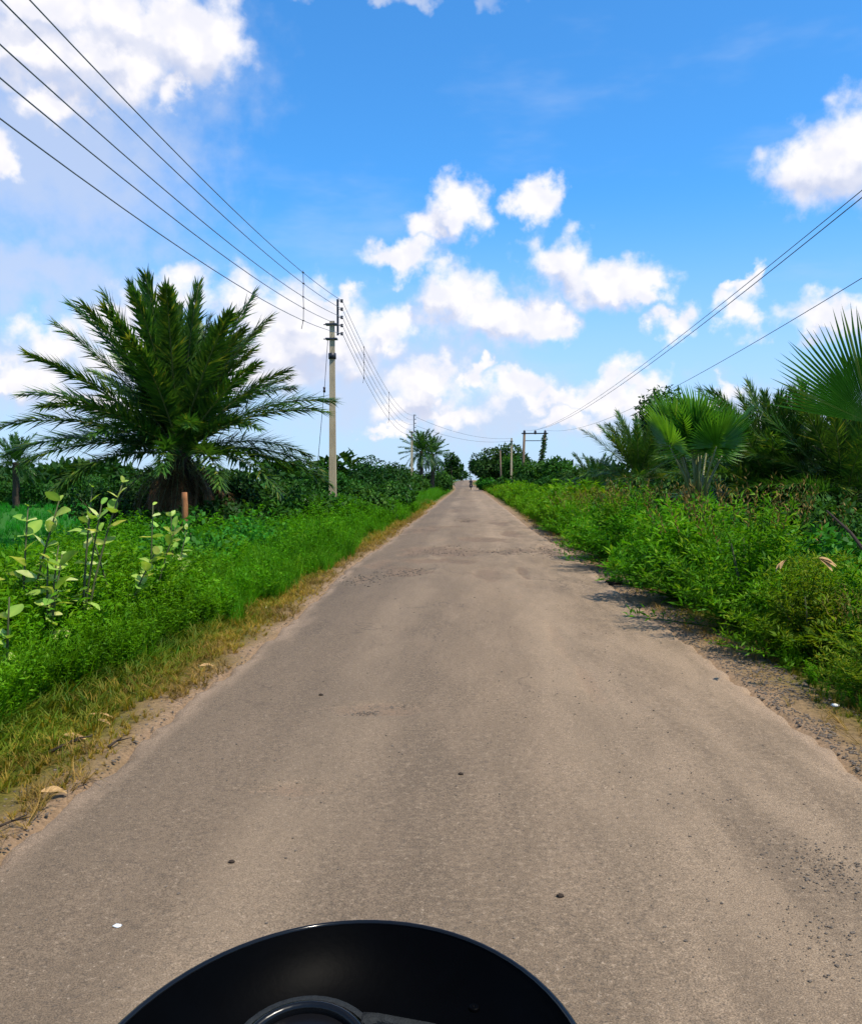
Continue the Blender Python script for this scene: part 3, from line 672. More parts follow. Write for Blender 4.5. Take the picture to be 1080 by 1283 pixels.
milkweed(22, 6.6, 1.48, 2, 'thin pale leaved shrub close to the left photo edge', 2)
milkweed(2, 5.6, 1.02, 2, 'pale leaved sapling cut by the left photo edge, lowest of them', 11)
milkweed(54, 6.3, 1.12, 3, 'short pale leaved shrub in front of the two tall ones', 3)
milkweed(186, 8.8, 1.36, 2, 'pale leaved shrub between the tall one and the palm stake', 4)
milkweed(146, 7.8, 1.22, 2, 'low pale leaved shrub midway from the tallest one to the stake', 5)
milkweed(216, 10.2, 1.22, 2, 'small pale leaved shrub directly in front of the orange stake', 6)

# ------------------------------------------------------------------ palms
def date_frond(seed, Lf, droop, npair, leafl, wl=.032, sides=5):
    """one feather leaf along +Y, arching down; returns (leaflets, midrib)"""
    r = np.random.default_rng(seed); s = np.linspace(0, 1, 15); ang = -R(droop) * s ** 1.5
    dy = np.cos(ang); dz = np.sin(ang); y = np.concatenate([[0], np.cumsum((dy[1:] + dy[:-1]) / 2)]) / 14 * Lf; z = np.concatenate([[0], np.cumsum((dz[1:] + dz[:-1]) / 2)]) / 14 * Lf
    tw = r.normal(0, .02) * Lf; x = tw * s ** 2
    pts = np.stack([x, y, z], -1); g1 = G(); g2 = G()
    V, Q, T = tube(pts, np.linspace(.028, .004, 15) * (Lf / 4), sides); g2.add(V, Q, T)
    u = np.concatenate([np.linspace(.14, .985, npair)] * 2) + r.normal(0, .004, npair * 2); u = np.clip(u, .1, 1); sg = np.repeat([-1, 1], npair)
    P = np.stack([np.interp(u, s, pts[:, k]) for k in range(3)], -1); an = np.interp(u, s, ang)
    fw = np.stack([0 * an, np.cos(an), np.sin(an)], -1); upv = np.stack([0 * an, -np.sin(an), np.cos(an)], -1); sdv = np.stack([sg * 1.0, 0 * an, 0 * an], -1)
    f = R(54) - R(28) * u + r.normal(0, .12, len(u)); lift = R(24) - R(8) * u + r.normal(0, .55, len(u))      # angle from the rib, lift of the vee
    ax = fw * np.cos(f)[:, None] + (sdv * np.cos(lift)[:, None] + upv * np.sin(lift)[:, None]) * np.sin(f)[:, None]
    prof_ = np.clip(np.minimum((u - .08) / .16, 1), .25, 1) * (1 - .50 * np.clip((u - .5) / .5, 0, 1) ** 1.6)
    Ll = leafl * prof_ * r.uniform(.85, 1.12, len(u))
    V, Q = leaves(P, ax, upv + sdv * .3, Ll, wl, fold=.35, droop=.10, mid=.3)
    g1.add(V, Q, rnd=np.repeat(np.clip(.35 + .3 * u + r.normal(0, .2, len(u)), 0, 1), 4))
    return g1, g2
def frond_set(seed, Lf, droops, npair, leafl, mat, wl, n=2):
    S = []
    for d in droops:
        for k in range(n):
            seed += 1; a, b = date_frond(seed, Lf, d, npair, leafl, wl); S.append((d, a.mesh('frond', mat), b.mesh('midrib', MT['rib'])))
    return S
def trunk_mesh(h, r0, r1, seed, knobs=True):
    r = random.Random(seed); g = G(); n = max(4, int(h / .25)); pts = [(r.uniform(-.03, .03) * (k > 0), r.uniform(-.03, .03) * (k > 0), h * k / n - (.1 if k == 0 else 0)) for k in range(n + 1)]
    V, Q, T = tube(pts, np.linspace(r0, r1, n + 1), 12); g.add(V, Q, T)
    if knobs:                                                  # stubs of old leaf bases in a spiral
        m_ = int(h / .05)
        for k in range(m_):
            z = .05 + k * .05; a = k * 2.4; rr = r0 + (r1 - r0) * z / h
            c = Vector((math.cos(a), math.sin(a), 0)); V, Q, T = tube([tuple(c * rr * .8 + Vector((0, 0, z))), tuple(c * (rr + .06) + Vector((0, 0, z + .10)))], [.055, .03], 5); g.add(V, Q, T)
    return g.mesh('trunk', MT['trunk'])
def date_palm(name, lab, x, y, th, tr, S, nf, seed, elev=(82, -12), scl=1.0, dead=None, nd=0, tm=None, group=None, ribs=True, spread=.06):
    r = random.Random(seed); t = thing(name, lab, 'palm tree', (x, y, gz(x, y) - .05), group)
    link('trunk', tm or trunk_mesh(th, tr * 1.15, tr, seed), t)
    for k in range(nf):
        q = (k + .5) / nf; e = elev[0] + (elev[1] - elev[0]) * q ** 1.15 + r.uniform(-7, 7); a = k * 2.39996 + r.uniform(-.2, .2)
        want = 10 + 42 * q; c = sorted(S, key=lambda f: abs(f[0] - want) + r.uniform(0, 9))[0]
        L_ = scl * r.uniform(.80, 1.06) * (1 - .06 * q) * (1 - .12 * (q < .12))
        fo = link('frond', c[1], t, (math.sin(-a) * spread, math.cos(a) * spread, th - .25 * q * scl * .8), (R(e), r.uniform(-.25, .25), a), L_); fo.rotation_mode = 'YXZ'
        if ribs: link('midrib', c[2], fo)
    for k in range(nd):
        c = dead[k % len(dead)]; a = k * 2.39996 + r.uniform(-.3, .3); e = r.uniform(-72, -18)
        fo = link('dead_frond', c[1], t, (math.sin(-a) * tr, math.cos(a) * tr, th - r.uniform(.25, .7)), (R(e), r.uniform(-.4, .4), a), scl * r.uniform(.45, .85))
        fo['label'] = 'brown withered frond'
        link('midrib', c[2], fo)
    return t

S_BIG = frond_set(1000, 5.15, (10, 26, 44, 62), 135, .80, MT['date'], .072, 3)
S_DEAD = frond_set(1100, 3.2, (40, 75), 60, .40, MT['dead'], .026)
S_MID = frond_set(1200, 2.6, (18, 40, 62, 85), 58, .42, MT['datef'], .055, 1)
S_MDARK = frond_set(1250, 2.6, (18, 40, 62, 85), 104, .50, MT['date'], .030, 2)
S_FAR = frond_set(1300, 2.5, (25, 60, 95), 34, .5, MT['datef'], .07, 1)

x = gx(225, 24)
date_palm('date_palm', 'large wild date palm with wide spreading fronds left of the road', x, 24, 2.75, .30, S_BIG, 68, 5, (86, 0), .95, S_DEAD, 90)

# far palms
date_palm('date_palm', 'taller palm of the pair behind the second concrete pole', gx(528, 92), 92, 4.9, .22, S_FAR, 64, 21, (84, -40), 1.02, tm=trunk_mesh(4.9, .24, .2, 1, False), ribs=False, group='far date palms')
date_palm('date_palm', 'right hand palm of the pair behind the second concrete pole', gx(542, 97), 97, 4.7, .22, S_FAR, 60, 22, (84, -40), .95, tm=trunk_mesh(4.7, .22, .2, 2, False), ribs=False, group='far date palms')
date_palm('date_palm', 'small palm on the far field at the left photo edge', gx(20, 54), 54, 3.0, .2, S_FAR, 50, 23, (82, -20), .85, tm=trunk_mesh(3.0, .22, .2, 3, False), ribs=False, group='far date palms')
date_palm('date_palm', 'low palm sprouting behind the nearest concrete pole', gx(415, 40), 40, .5, .18, S_MID, 26, 24, (84, 0), .72, tm=trunk_mesh(.5, .2, .18, 4, False), group='low date palms in the left hedge')
date_palm('date_palm', 'low palm in the hedge right of the nearest pole', gx(447, 44), 44, .4, .18, S_MID, 24, 25, (84, 0), .70, tm=trunk_mesh(.4, .2, .18, 5, False), group='low date palms in the left hedge')
date_palm('date_palm', 'low palm in the hedge at the right foot of the large palm', gx(352, 33), 33, .3, .18, S_MDARK, 22, 26, (80, 0), .62, tm=trunk_mesh(.3, .2, .18, 6, False), group='low date palms in the left hedge')
# right side palms
date_palm('date_palm', 'upright palm beyond the bushes, farthest of the right row', gx(748, 46), 46, 1.0, .22, S_MID, 44, 31, (86, -5), 1.0, tm=trunk_mesh(.9, .25, .22, 7, False), group='palms right of the road')
date_palm('date_palm', 'dark palm with drooping fronds below the dense tree', gx(800, 30), 30, 1.9, .22, S_MDARK, 52, 32, (82, -35), .95, S_DEAD, 8, tm=trunk_mesh(1.5, .25, .22, 8), group='palms right of the road')
date_palm('date_palm', 'feathery palm between the fan palm and the right photo edge', gx(968, 20), 20, 1.45, .24, S_MDARK, 60, 33, (86, -15), 1.1, S_DEAD, 10, tm=trunk_mesh(1.0, .28, .24, 9), group='palms right of the road')
date_palm('date_palm', 'feathery palm rising behind the near fan leaf at right', gx(1058, 18.5), 18.5, 1.45, .24, S_MDARK, 60, 34, (86, -20), 1.06, S_DEAD, 6, tm=trunk_mesh(1.1, .28, .24, 10), group='palms right of the road')

# fan palms
def fan_leaf(seed, Rr, span, nseg, petiole):
    """blade in a slightly cupped sheet; hub at the petiole's end, petiole along +Y from the origin"""
    r = np.random.default_rng(seed); g1 = G(); g2 = G(); hub = np.array([0, petiole, 0.0])
    an = (np.linspace(-.5, .5, nseg + 1)) * R(span)
    def pt(a, rr, lift): return hub + np.array([math.sin(a) * rr, math.cos(a) * rr * 1.0, lift])
    for k in range(nseg):
        a0, a1 = an[k], an[k + 1]; am = (a0 + a1) / 2; f = 1 - (.16 if seed == 503 else .28) * (abs(am) / R(span / 2)) ** 2; RR = Rr * f * r.uniform(.93, 1.05); cup = .10
        r1, r2 = RR * .30, RR * .56; zz = lambda rr: cup * rr * abs(math.sin(am)) - .10 * (rr / Rr) ** 2 * Rr
        fold = .030 * Rr
        tipd = r.uniform(-.10, .05) * Rr; ta = am + r.normal(0, .015)
        V = [pt(am, .03, 0), pt(a0, r1, zz(r1) - fold * .4), pt(am, r1, zz(r1) + fold * .5), pt(a1, r1, zz(r1) - fold * .4),
             pt(a0, r2, zz(r2) - fold * .7), pt(am, r2, zz(r2) + fold * .7), pt(a1, r2, zz(r2) - fold * .7),
             pt(am - (am - a0) * .55, RR * .80, zz(RR * .8) + tipd * .3), pt(am, RR * .80, zz(RR * .8) + fold * .3 + tipd * .3), pt(am + (a1 - am) * .55, RR * .80, zz(RR * .8) + tipd * .3), pt(ta, RR * 1.05, zz(RR) + tipd)]
        Q = [(1, 2, 5, 4), (2, 3, 6, 5), (4, 5, 8, 7), (5, 6, 9, 8)]; T = [(0, 2, 1), (0, 3, 2), (7, 8, 10), (8, 9, 10)]
        g1.add(V, Q, T, rnd=np.clip(r.normal(.5, .16), 0, 1) + .12 * (abs(am) > R(span * .4)))
    V, Q, T = tube([(0, 0, 0), (0, petiole * .5, .03 * petiole), tuple(hub)], [.034, .024, .018], 6); g2.add(V, Q, T)
    return g1.mesh('fan_leaf', MT['fan']), g2.mesh('petiole', MT['rib'])
FANS = [fan_leaf(500 + k, 1.0, sp, 46, pl) for k, (sp, pl) in enumerate(((215, 1.45), (235, 1.35), (195, 1.55), (124, .9)))]
def fan_palm(lab, x, y, th, specs, seed):
    r = random.Random(seed); t = thing('fan_palm', lab, 'palm tree', (x, y, gz(x, y) - .05), 'fan palms right of the road')
    link('trunk', trunk_mesh(th, .24, .2, seed), t)
    for (e, a, s, roll) in specs:
        f = FANS[3 if s == 1.2 and e == 73 else r.randrange(3)]; fo = link('leaf', f[0], t, (math.sin(-a) * .08, math.cos(a) * .08, th - .05), (R(e), roll, a), s); fo.rotation_mode = 'YXZ'; link('petiole', f[1], fo)
    return t
sp = []
rr_ = random.Random(9)
for k in range(15):
    q = k / 14; sp.append((94 - 32 * q + rr_.uniform(-8, 8), k * 2.4 + rr_.uniform(-.3, .3), rr_.uniform(.80, .98), rr_.uniform(-.4, .4)))
fan_palm('young fan palm with a full round crown above the right bushes', gx(874, 16.5), 16.5, 1.25, sp, 41)
# near fan palm stands just outside the frame; one leaf leans in at the upper right
hub_ = at(1092, 502, 9.5); xq = hub_.x + .9 * 1.2 * math.cos(R(73)) + .08
sp = [(73, R(90), 1.2, R(80)), (70, R(-100), 1.2, 0), (38, R(-60), 1.2, .3), (55, R(-140), 1.1, .2), (60, R(-80), 1.1, .9), (20, R(-120), .95, .2), (8, R(-70), .9, .2), (5, R(-95), .95, .2)]
fan_palm('near fan palm whose spiky leaf enters at the upper right', xq, 9.5, hub_.z - .9 * 1.2 * math.sin(R(73)) + .05, sp, 42)

# ------------------------------------------------------------------ trees and shrubs
def crown(seed, rx, ry, rz, nl, n, L, Wd, mat, low=-.55, lobe=.42):
    r = np.random.default_rng(seed); g = G(); C = []
    for k in range(nl):
        d = rdir(1, r)[0]; d[2] = max(d[2], low); q = r.uniform(.35, .85); C.append((d * q * np.array([rx, ry, rz]), r.uniform(lobe * .65, lobe * 1.2)))
    per = n // nl
    for c, s in C:
        d = rdir(per, r); q = r.uniform(.45, 1.08, per) ** .6; P = c + d * q[:, None] * s * np.array([rx, ry, rz * .9])
        ax = unit(d * .6 + rdir(per, r) * .8 + np.array([0, 0, -.15])); up = unit(d + np.array([0, 0, .7]) + rdir(per, r) * .5)
        V, Q = leaves(P, ax, up, L * r.uniform(.6, 1.3, per), Wd * r.uniform(.7, 1.2, per))
        g.add(V, Q, rnd=np.repeat(np.clip(.5 + r.normal(0, .2, per) + r.normal(0, .1), 0, 1), 4))
    return g.mesh('crown', mat), C
def tree(name, lab, x, y, h, cr, seed, mat, n=5000, L=.22, Wd=.10, cz=None, rz=None, cat='tree', group=None, trunk=.16, nl=14):
    rz = rz or h * .42; cz = cz or h - rz * .95
    t = thing(name, lab, cat, (x, y, gz(x, y) - .03), group)
    me, C = crown(seed, cr, cr, rz, nl, n, L, Wd, mat); link('crown', me, t, (0, 0, cz))
    g = G(); r = random.Random(seed); top = Vector((r.uniform(-.2, .2), r.uniform(-.2, .2), cz + rz * .2))
    V, Q, T = tube([(0, 0, -.1), tuple(top * .45), tuple(top)], [trunk, trunk * .75, trunk * .3], 8); g.add(V, Q, T)
    for c, s in C[:7]:
        e = Vector(c) + Vector((0, 0, cz)); b_ = top * r.uniform(.35, .7); V, Q, T = tube([tuple(b_), tuple((b_ + e) / 2 + Vector((0, 0, .12))), tuple(e)], [trunk * .45, trunk * .3, trunk * .12], 5); g.add(V, Q, T)
    link('trunk', g.mesh('trunk', MT['bark']), t); return t
def shrub(lab, x, y, h, w, seed, mat='shrub', n=2600, L=.13, Wd=.06, group='shrubs', name='shrub'):
    t = thing(name, lab, 'shrub', (x, y, gz(x, y) - .03), group)
    me, C = crown(seed, w / 2, w / 2, h * .5, 12, n, L, Wd, MT[mat], low=-.9, lobe=.5); link('foliage', me, t, (0, 0, h * .48))
    g = G()
    for c, s in C[:6]:
        V, Q, T = tube([(0, 0, -.05), tuple(Vector(c) * .5 + Vector((0, 0, h * .2))), tuple(Vector(c) + Vector((0, 0, h * .48)))], [.03, .02, .008], 5); g.add(V, Q, T)
    link('stem', g.mesh('stem', MT['bark']), t); return t

tree('broadleaf_tree', 'dense dark tree rising behind the fan palm at right', gx(842, 34), 34, 5.15, 2.0, 61, MT['tree'], 9000, .20, .10)
tree('broadleaf_tree', 'dark spreading tree right of the road end by the bare pole', gx(627, 122), 122, 6.6, 3.6, 62, MT['tree'], 5000, .5, .26, group='far roadside trees')
tree('broadleaf_tree', 'small dark tree at the left edge of the road end', gx(566, 138), 138, 5.6, 2.1, 63, MT['tree'], 2600, .5, .26, group='far roadside trees')
tree('broadleaf_tree', 'leafy tree at the foot of the twin pole', gx(668, 100), 100, 4.2, 2.6, 64, MT['shrub'], 3800, .42, .22, group='far roadside trees', cz=2.0, rz=2.1)
tree('broadleaf_tree', 'rounded tree right of the twin pole', gx(705, 78), 78, 3.9, 2.2, 65, MT['shrub'], 3800, .36, .18, group='far roadside trees', cz=1.9, rz=1.9)
tree('broadleaf_tree', 'rounded tree between twin pole and upright palm', gx(727, 70), 70, 3.2, 1.9, 66, MT['tree'], 3200, .34, .18, group='far roadside trees', cz=1.6, rz=1.6)
tree('broadleaf_tree', 'tree leaning over the far bend right of the road', gx(606, 165), 165, 6.0, 3.0, 67, MT['tree'], 2600, .6, .3, group='far roadside trees')
tree('broadleaf_tree', 'shaggy tree beside the thin wooden post', gx(645, 112), 112, 5.0, 2.4, 68, MT['shrub'], 3200, .45, .24, group='far roadside trees', cz=2.4, rz=2.4)

tree('broadleaf_tree', 'dark tree filling the gap between fan palm and feathery palm', gx(925, 27), 27, 3.9, 2.0, 71, MT['tree'], 6000, .17, .085, group='trees behind the right palms', cz=2.0, rz=1.9)
tree('broadleaf_tree', 'dark tree behind the feathery palms at the right edge', gx(1025, 26), 26, 4.0, 2.3, 72, MT['tree'], 6000, .17, .085, group='trees behind the right palms', cz=2.0, rz=1.9)
# left hedge
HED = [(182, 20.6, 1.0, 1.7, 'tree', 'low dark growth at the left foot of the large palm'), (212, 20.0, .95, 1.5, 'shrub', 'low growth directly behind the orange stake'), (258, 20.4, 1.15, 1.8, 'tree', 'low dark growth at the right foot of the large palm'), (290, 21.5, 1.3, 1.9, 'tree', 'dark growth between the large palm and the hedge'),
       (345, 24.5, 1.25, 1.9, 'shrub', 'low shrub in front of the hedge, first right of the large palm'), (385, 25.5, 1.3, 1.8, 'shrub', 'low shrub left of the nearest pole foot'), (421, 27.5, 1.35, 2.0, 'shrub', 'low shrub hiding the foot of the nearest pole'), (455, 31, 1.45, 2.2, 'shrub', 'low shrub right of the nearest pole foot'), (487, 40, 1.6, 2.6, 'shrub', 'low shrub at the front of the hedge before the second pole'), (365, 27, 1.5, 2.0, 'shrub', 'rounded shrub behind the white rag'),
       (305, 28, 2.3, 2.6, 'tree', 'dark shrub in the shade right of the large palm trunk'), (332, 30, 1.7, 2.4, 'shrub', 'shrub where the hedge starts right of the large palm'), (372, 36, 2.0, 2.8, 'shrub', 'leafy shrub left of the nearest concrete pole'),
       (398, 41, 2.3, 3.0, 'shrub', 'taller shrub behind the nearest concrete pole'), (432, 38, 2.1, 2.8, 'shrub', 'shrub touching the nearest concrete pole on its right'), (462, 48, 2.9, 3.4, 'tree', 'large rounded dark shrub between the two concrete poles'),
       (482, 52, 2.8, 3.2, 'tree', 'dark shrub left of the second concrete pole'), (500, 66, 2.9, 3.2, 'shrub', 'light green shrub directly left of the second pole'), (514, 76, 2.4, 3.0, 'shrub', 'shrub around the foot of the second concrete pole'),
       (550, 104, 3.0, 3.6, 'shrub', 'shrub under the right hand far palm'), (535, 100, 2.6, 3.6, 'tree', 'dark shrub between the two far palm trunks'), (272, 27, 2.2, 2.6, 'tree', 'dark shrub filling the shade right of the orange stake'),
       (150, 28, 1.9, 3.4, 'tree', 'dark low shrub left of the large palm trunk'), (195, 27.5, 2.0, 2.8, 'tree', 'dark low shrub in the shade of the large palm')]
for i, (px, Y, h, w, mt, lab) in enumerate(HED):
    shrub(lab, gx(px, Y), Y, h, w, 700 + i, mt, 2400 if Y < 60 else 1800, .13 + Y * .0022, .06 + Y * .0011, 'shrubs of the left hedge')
for i, (px, Y, h, lab) in enumerate([(8, 58, 1.9, 'far shrub under the small palm at the left edge'), (60, 56, 2.0, 'far shrub right of the small palm at the left edge'), (108, 60, 2.1, 'far shrub seen left of the large palm'), (-40, 60, 2.2, 'far shrub beyond the left photo edge'), (160, 62, 2.1, 'far shrub seen under the large palm fronds')]):
    shrub(lab, gx(px, Y), Y, h, 4.6, 730 + i, 'shrub', 2400, .26, .13, 'far shrubs across the left field')
for i, (px, Y, h, w, lab) in enumerate([(243, 12.5, 1.2, 1.2, 'bright broadleaf shrub at the foot of the large palm'), (205, 11.5, 1.0, 1.0, 'small bright shrub left of the orange stake'), (330, 17.5, 1.1, 1.4, 'bright low shrub in front of the hedge start'), (300, 16, 1.0, 1.3, 'bright low shrub below the large palm at right')]):
    shrub(lab, gx(px, Y), Y, h, w, 740 + i, 'bright', 900, .12, .065, 'bright shrubs at the field edge')
# right understory
RU = [(900, 22, 1.9, 2.4, 'tree', 'dark shrub behind the fan palm crown'), (830, 25, 1.7, 2.4, 'tree', 'dark shrub left of the fan palm'), (790, 34, 1.9, 2.8, 'shrub', 'shrub under the drooping dark palm'), (770, 42, 1.9, 2.6, 'shrub', 'shrub right of the upright palm'),
      (945, 17.5, 1.25, 1.8, 'tree', 'dark shrub below the feathery right palm'), (1000, 17, 1.35, 1.9, 'tree', 'dark shrub between the two feathery right palms'), (1060, 15.5, 1.45, 1.9, 'shrub', 'shrub behind the broad leaves at the right edge'), (720, 56, 2.0, 3.0, 'shrub', 'shrub left of the upright palm'),
      (800, 22, 1.75, 2.2, 'shrub', 'leafy shrub left of the fan palm foot'), (860, 24, 2.4, 2.8, 'tree', 'tall dark shrub hidden behind the fan palm'), (930, 24, 2.5, 3.0, 'tree', 'tall dark shrub between fan palm and feathery palm'), (1030, 23, 2.6, 3.2, 'tree', 'tall dark shrub behind the feathery right palms'),
      (690, 70, 2.0, 3.0, 'shrub', 'shrub in front of the rounded far tree'), (660, 84, 2.2, 3.0, 'tree', 'dark shrub below the twin pole'), (628, 104, 1.8, 2.6, 'shrub', 'shrub at the foot of the thin wooden post'), (609, 132, 2.2, 2.8, 'bright', 'bright shrub bulging at the right of the road end')]
for i, (px, Y, h, w, mt, lab) in enumerate(RU):
    shrub(lab, gx(px, Y), Y, h, w, 760 + i, mt, 2400, .12 + Y * .0024, .06 + Y * .0012, 'shrubs of the right thicket')
for i, (px, Y, h, w, lab) in enumerate([(1000, 10.6, 1.15, 1.3, 'bright broadleaf shrub behind the pale dead leaves at right'), (1062, 9.0, 1.2, 1.2, 'broadleaf shrub crossed by the brown leaning stalk'), (880, 14.8, 1.3, 1.3, 'bright shrub at the base of the fan palm')]):
    shrub(lab, gx(px, Y), Y, h, w, 790 + i, 'bright', 1500, .11, .06, 'bright shrubs of the right verge')

# far treeline
g = G(); r = np.random.default_rng(88)
for k in range(230):
    Y = r.uniform(170, 620) if k < 150 else r.uniform(105, 190); xx = r.uniform(-.62, .60) * Y
    if abs(xx - rc(Y)) < (7 if k < 150 else 15): continue
    h = r.uniform(3, 5.5) * (1 + .2 * (Y > 300)); w = r.uniform(4, 9); n_ = 130; z0 = gz(xx, Y)
    d = rdir(n_, r); d[:, 2] = np.abs(d[:, 2]) - .2; P = np.array([xx, Y, z0 + h * .35]) + d * np.array([w / 2, w / 2, h * .62]) * r.uniform(.6, 1.05, (n_, 1))
    V, Q = leaves(P, unit(d + rdir(n_, r)), unit(d + np.array([0, 0, .8])), r.uniform(1.0, 1.9, n_), r.uniform(.6, 1.0, n_)); g.add(V, Q, rnd=np.repeat(np.clip(r.normal(.5, .25, n_), 0, 1), 4))
ob = link('treeline', g.mesh('treeline', MT['tree'])); ob['kind'] = 'stuff'; tag(ob, 'low dark line of distant trees along the horizon', 'trees')

# ------------------------------------------------------------------ power line
def quad_through(p0, p1, p2):
    return np.polyfit([p0[0], p1[0], p2[0]], [p0[1], p1[1], p2[1]], 2)
def pole(name, lab, x, y, h, n_ins, bracket, group):
    t = thing(name, lab, 'utility pole', (x, y, gz(x, y) - .1), group)
    g = G(); V, Q = box(0, 0, h / 2, .26, .20, h, .62); g.add(V, Q); link('post', g.mesh('post', MT['concrete'], False), t)
    if bracket:
        zt = h + bracket[0]; zb = h + bracket[1]
        g = G(); V, Q = box(.20, -.02, (zt + zb) / 2, .075, .012, zt - zb); g.add(V, Q); V, Q = box(.165, .03, (zt + zb) / 2, .012, .085, zt - zb); g.add(V, Q)
        link('bracket', g.mesh('bracket', MT['steel'], False), t)
        for z in (h - .12, h - .62):
            g = G(); V, Q = box(-.02, 0, z, .40, .27, .055); g.add(V, Q); V, Q, T = tube([(-.24, 0, z), (-.30, 0, z)], .02, 6); g.add(V, Q, T); link('clamp', g.mesh('clamp', MT['steel'], False), t)
        for k in range(n_ins):
            z = zt - .06 - k * (zt - zb - .12) / (n_ins - 1)
            g = G(); V, Q = lathe([(.001, -.06), (.045, -.055), (.05, -.02), (.03, 0), (.05, .02), (.045, .055), (.001, .06)], 10); g.add(V, Q); link('insulator', g.mesh('insulator', MT['porcelain']), t, (.34, 0, z))
            g = G(); V, Q, T = tube([(.20, 0, z), (.34, 0, z)], .012, 5); g.add(V, Q, T); link('pin', g.mesh('pin', MT['steel']), t)
    return t
PX, PY_ = at(417, 602, 30).x, 30.0
H1 = at(417, 402, 30).z
p1 = pole('utility_pole', 'nearest concrete power pole beside the large palm', PX, PY_, H1 - gz(PX, PY_) + .1, 5, (.75, -.50), 'power poles left of the road')
g = G(); V, Q, T = tube([(0, 0, H1 - 1.05), (0, 0, H1 - .85)], .135, 10); g.add(V, Q, T); bnd = link('band', g.mesh('band', MT['steel']), p1)
# stay wire with its egg insulator
g = G(); V, Q, T = tube([(-.15, 0, H1 - .35), (-.27, .0, H1 * .72), (-.75, .1, .2)], .010, 5); g.add(V, Q, T); link('stay_wire', g.mesh('stay_wire', MT['steel']), p1)
g = G(); V, Q = lathe([(.001, -.11), (.05, -.08), (.035, 0), (.05, .08), (.001, .11)], 10); g.add(V, Q); link('stay_insulator', g.mesh('stay_insulator', MT['porcelain']), p1, (-.285, .0, H1 * .70))
P2Y = 81.0; P2X = gx(516, P2Y); H2 = at(516, 540, P2Y).z
p2 = pole('utility_pole', 'second concrete power pole in front of the far palms', P2X, P2Y, H2 - gz(P2X, P2Y) + .1, 5, (1.55, -.1), 'power poles left of the road')
# pole behind the camera, carrying the other end of the wires
P0Y = -20.0; P0X = PX + .2
p0 = pole('utility_pole', 'concrete power pole behind the viewpoint on the left verge', P0X, P0Y, H1 - gz(P0X, P0Y) + .1, 5, (.75, -.50), 'power poles left of the road')

OBS = [(38, 0), (2, 0), (0, 55), (0, 97), (0, 148)]
WN = ['topmost wire of the five on the left', 'second wire from the top of the left five', 'middle wire of the five on the left', 'fourth wire from the top of the left five', 'lowest wire of the five on the left']
WX = PX + .36; spans = []
for k in range(5):
    z1 = H1 + .75 - .06 - k * (1.25 - .12) / 4; z2 = H2 + 1.55 - .06 - k * (1.65 - .12) / 4
    d = ray(*OBS[k]); s_ = WX / d.x; yo, zo = d.y * s_, CAM_H + d.z * s_
    c1 = quad_through((PY_, z1), (P0Y, z1), (yo, zo)); sag2 = 1.15 + .07 * k
    Y1 = np.linspace(P0Y, PY_, 40); A_ = np.stack([np.full(40, WX) + 0 * Y1, Y1, np.polyval(c1, Y1)], -1)
    t = np.linspace(0, 1, 30)[1:]; B_ = np.stack([WX + (P2X + .36 - WX) * t, PY_ + (P2Y - PY_) * t, z1 + (z2 - z1) * t - 4 * sag2 * t * (1 - t)], -1)
    g = G(); V, Q, T = tube(np.vstack([A_, B_]), .0085, 5); g.add(V, Q, T); tag(link('power_wire', g.mesh('power_wire', MT['wire'])), WN[k], 'wire', 'power wires on the left'); spans.append((c1, z1, z2, sag2))
def wire_z(k, Y):
    c1, z1, z2, s2 = spans[k]
    if Y <= PY_: return float(np.polyval(c1, Y))
    t = (Y - PY_) / (P2Y - PY_); return z1 + (z2 - z1) * t - 4 * s2 * t * (1 - t)
for (Y, k0, k1, lab) in ((22.8, 0, 4, 'thin spacer rod across the left wires before the nearest pole'), (36.8, 0, 4, 'spacer rod across the wires just past the nearest pole'), (50.0, 0, 4, 'spacer rod across the wires midway to the second pole')):
    xw = WX + (P2X + .36 - WX) * max(0, (Y - PY_) / (P2Y - PY_))
    pts = [(xw + .008 * (q % 2), Y, wire_z(q, Y)) for q in range(k0, k1 + 1)]; pts = [(pts[0][0], Y, pts[0][2] + .05)] + pts + [(pts[-1][0] - .05, Y, pts[-1][2] - .22)]
    g = G(); V, Q, T = tube(pts, .009, 5); g.add(V, Q, T)
    for p in pts[1:-1]: V, Q, T = tube([(p[0] - .03, Y, p[2]), (p[0] + .03, Y, p[2])], .016, 6); g.add(V, Q, T)
    tag(link('wire_spacer', g.mesh('wire_spacer', MT['steel'])), lab, 'wire spacer', 'wire spacers')

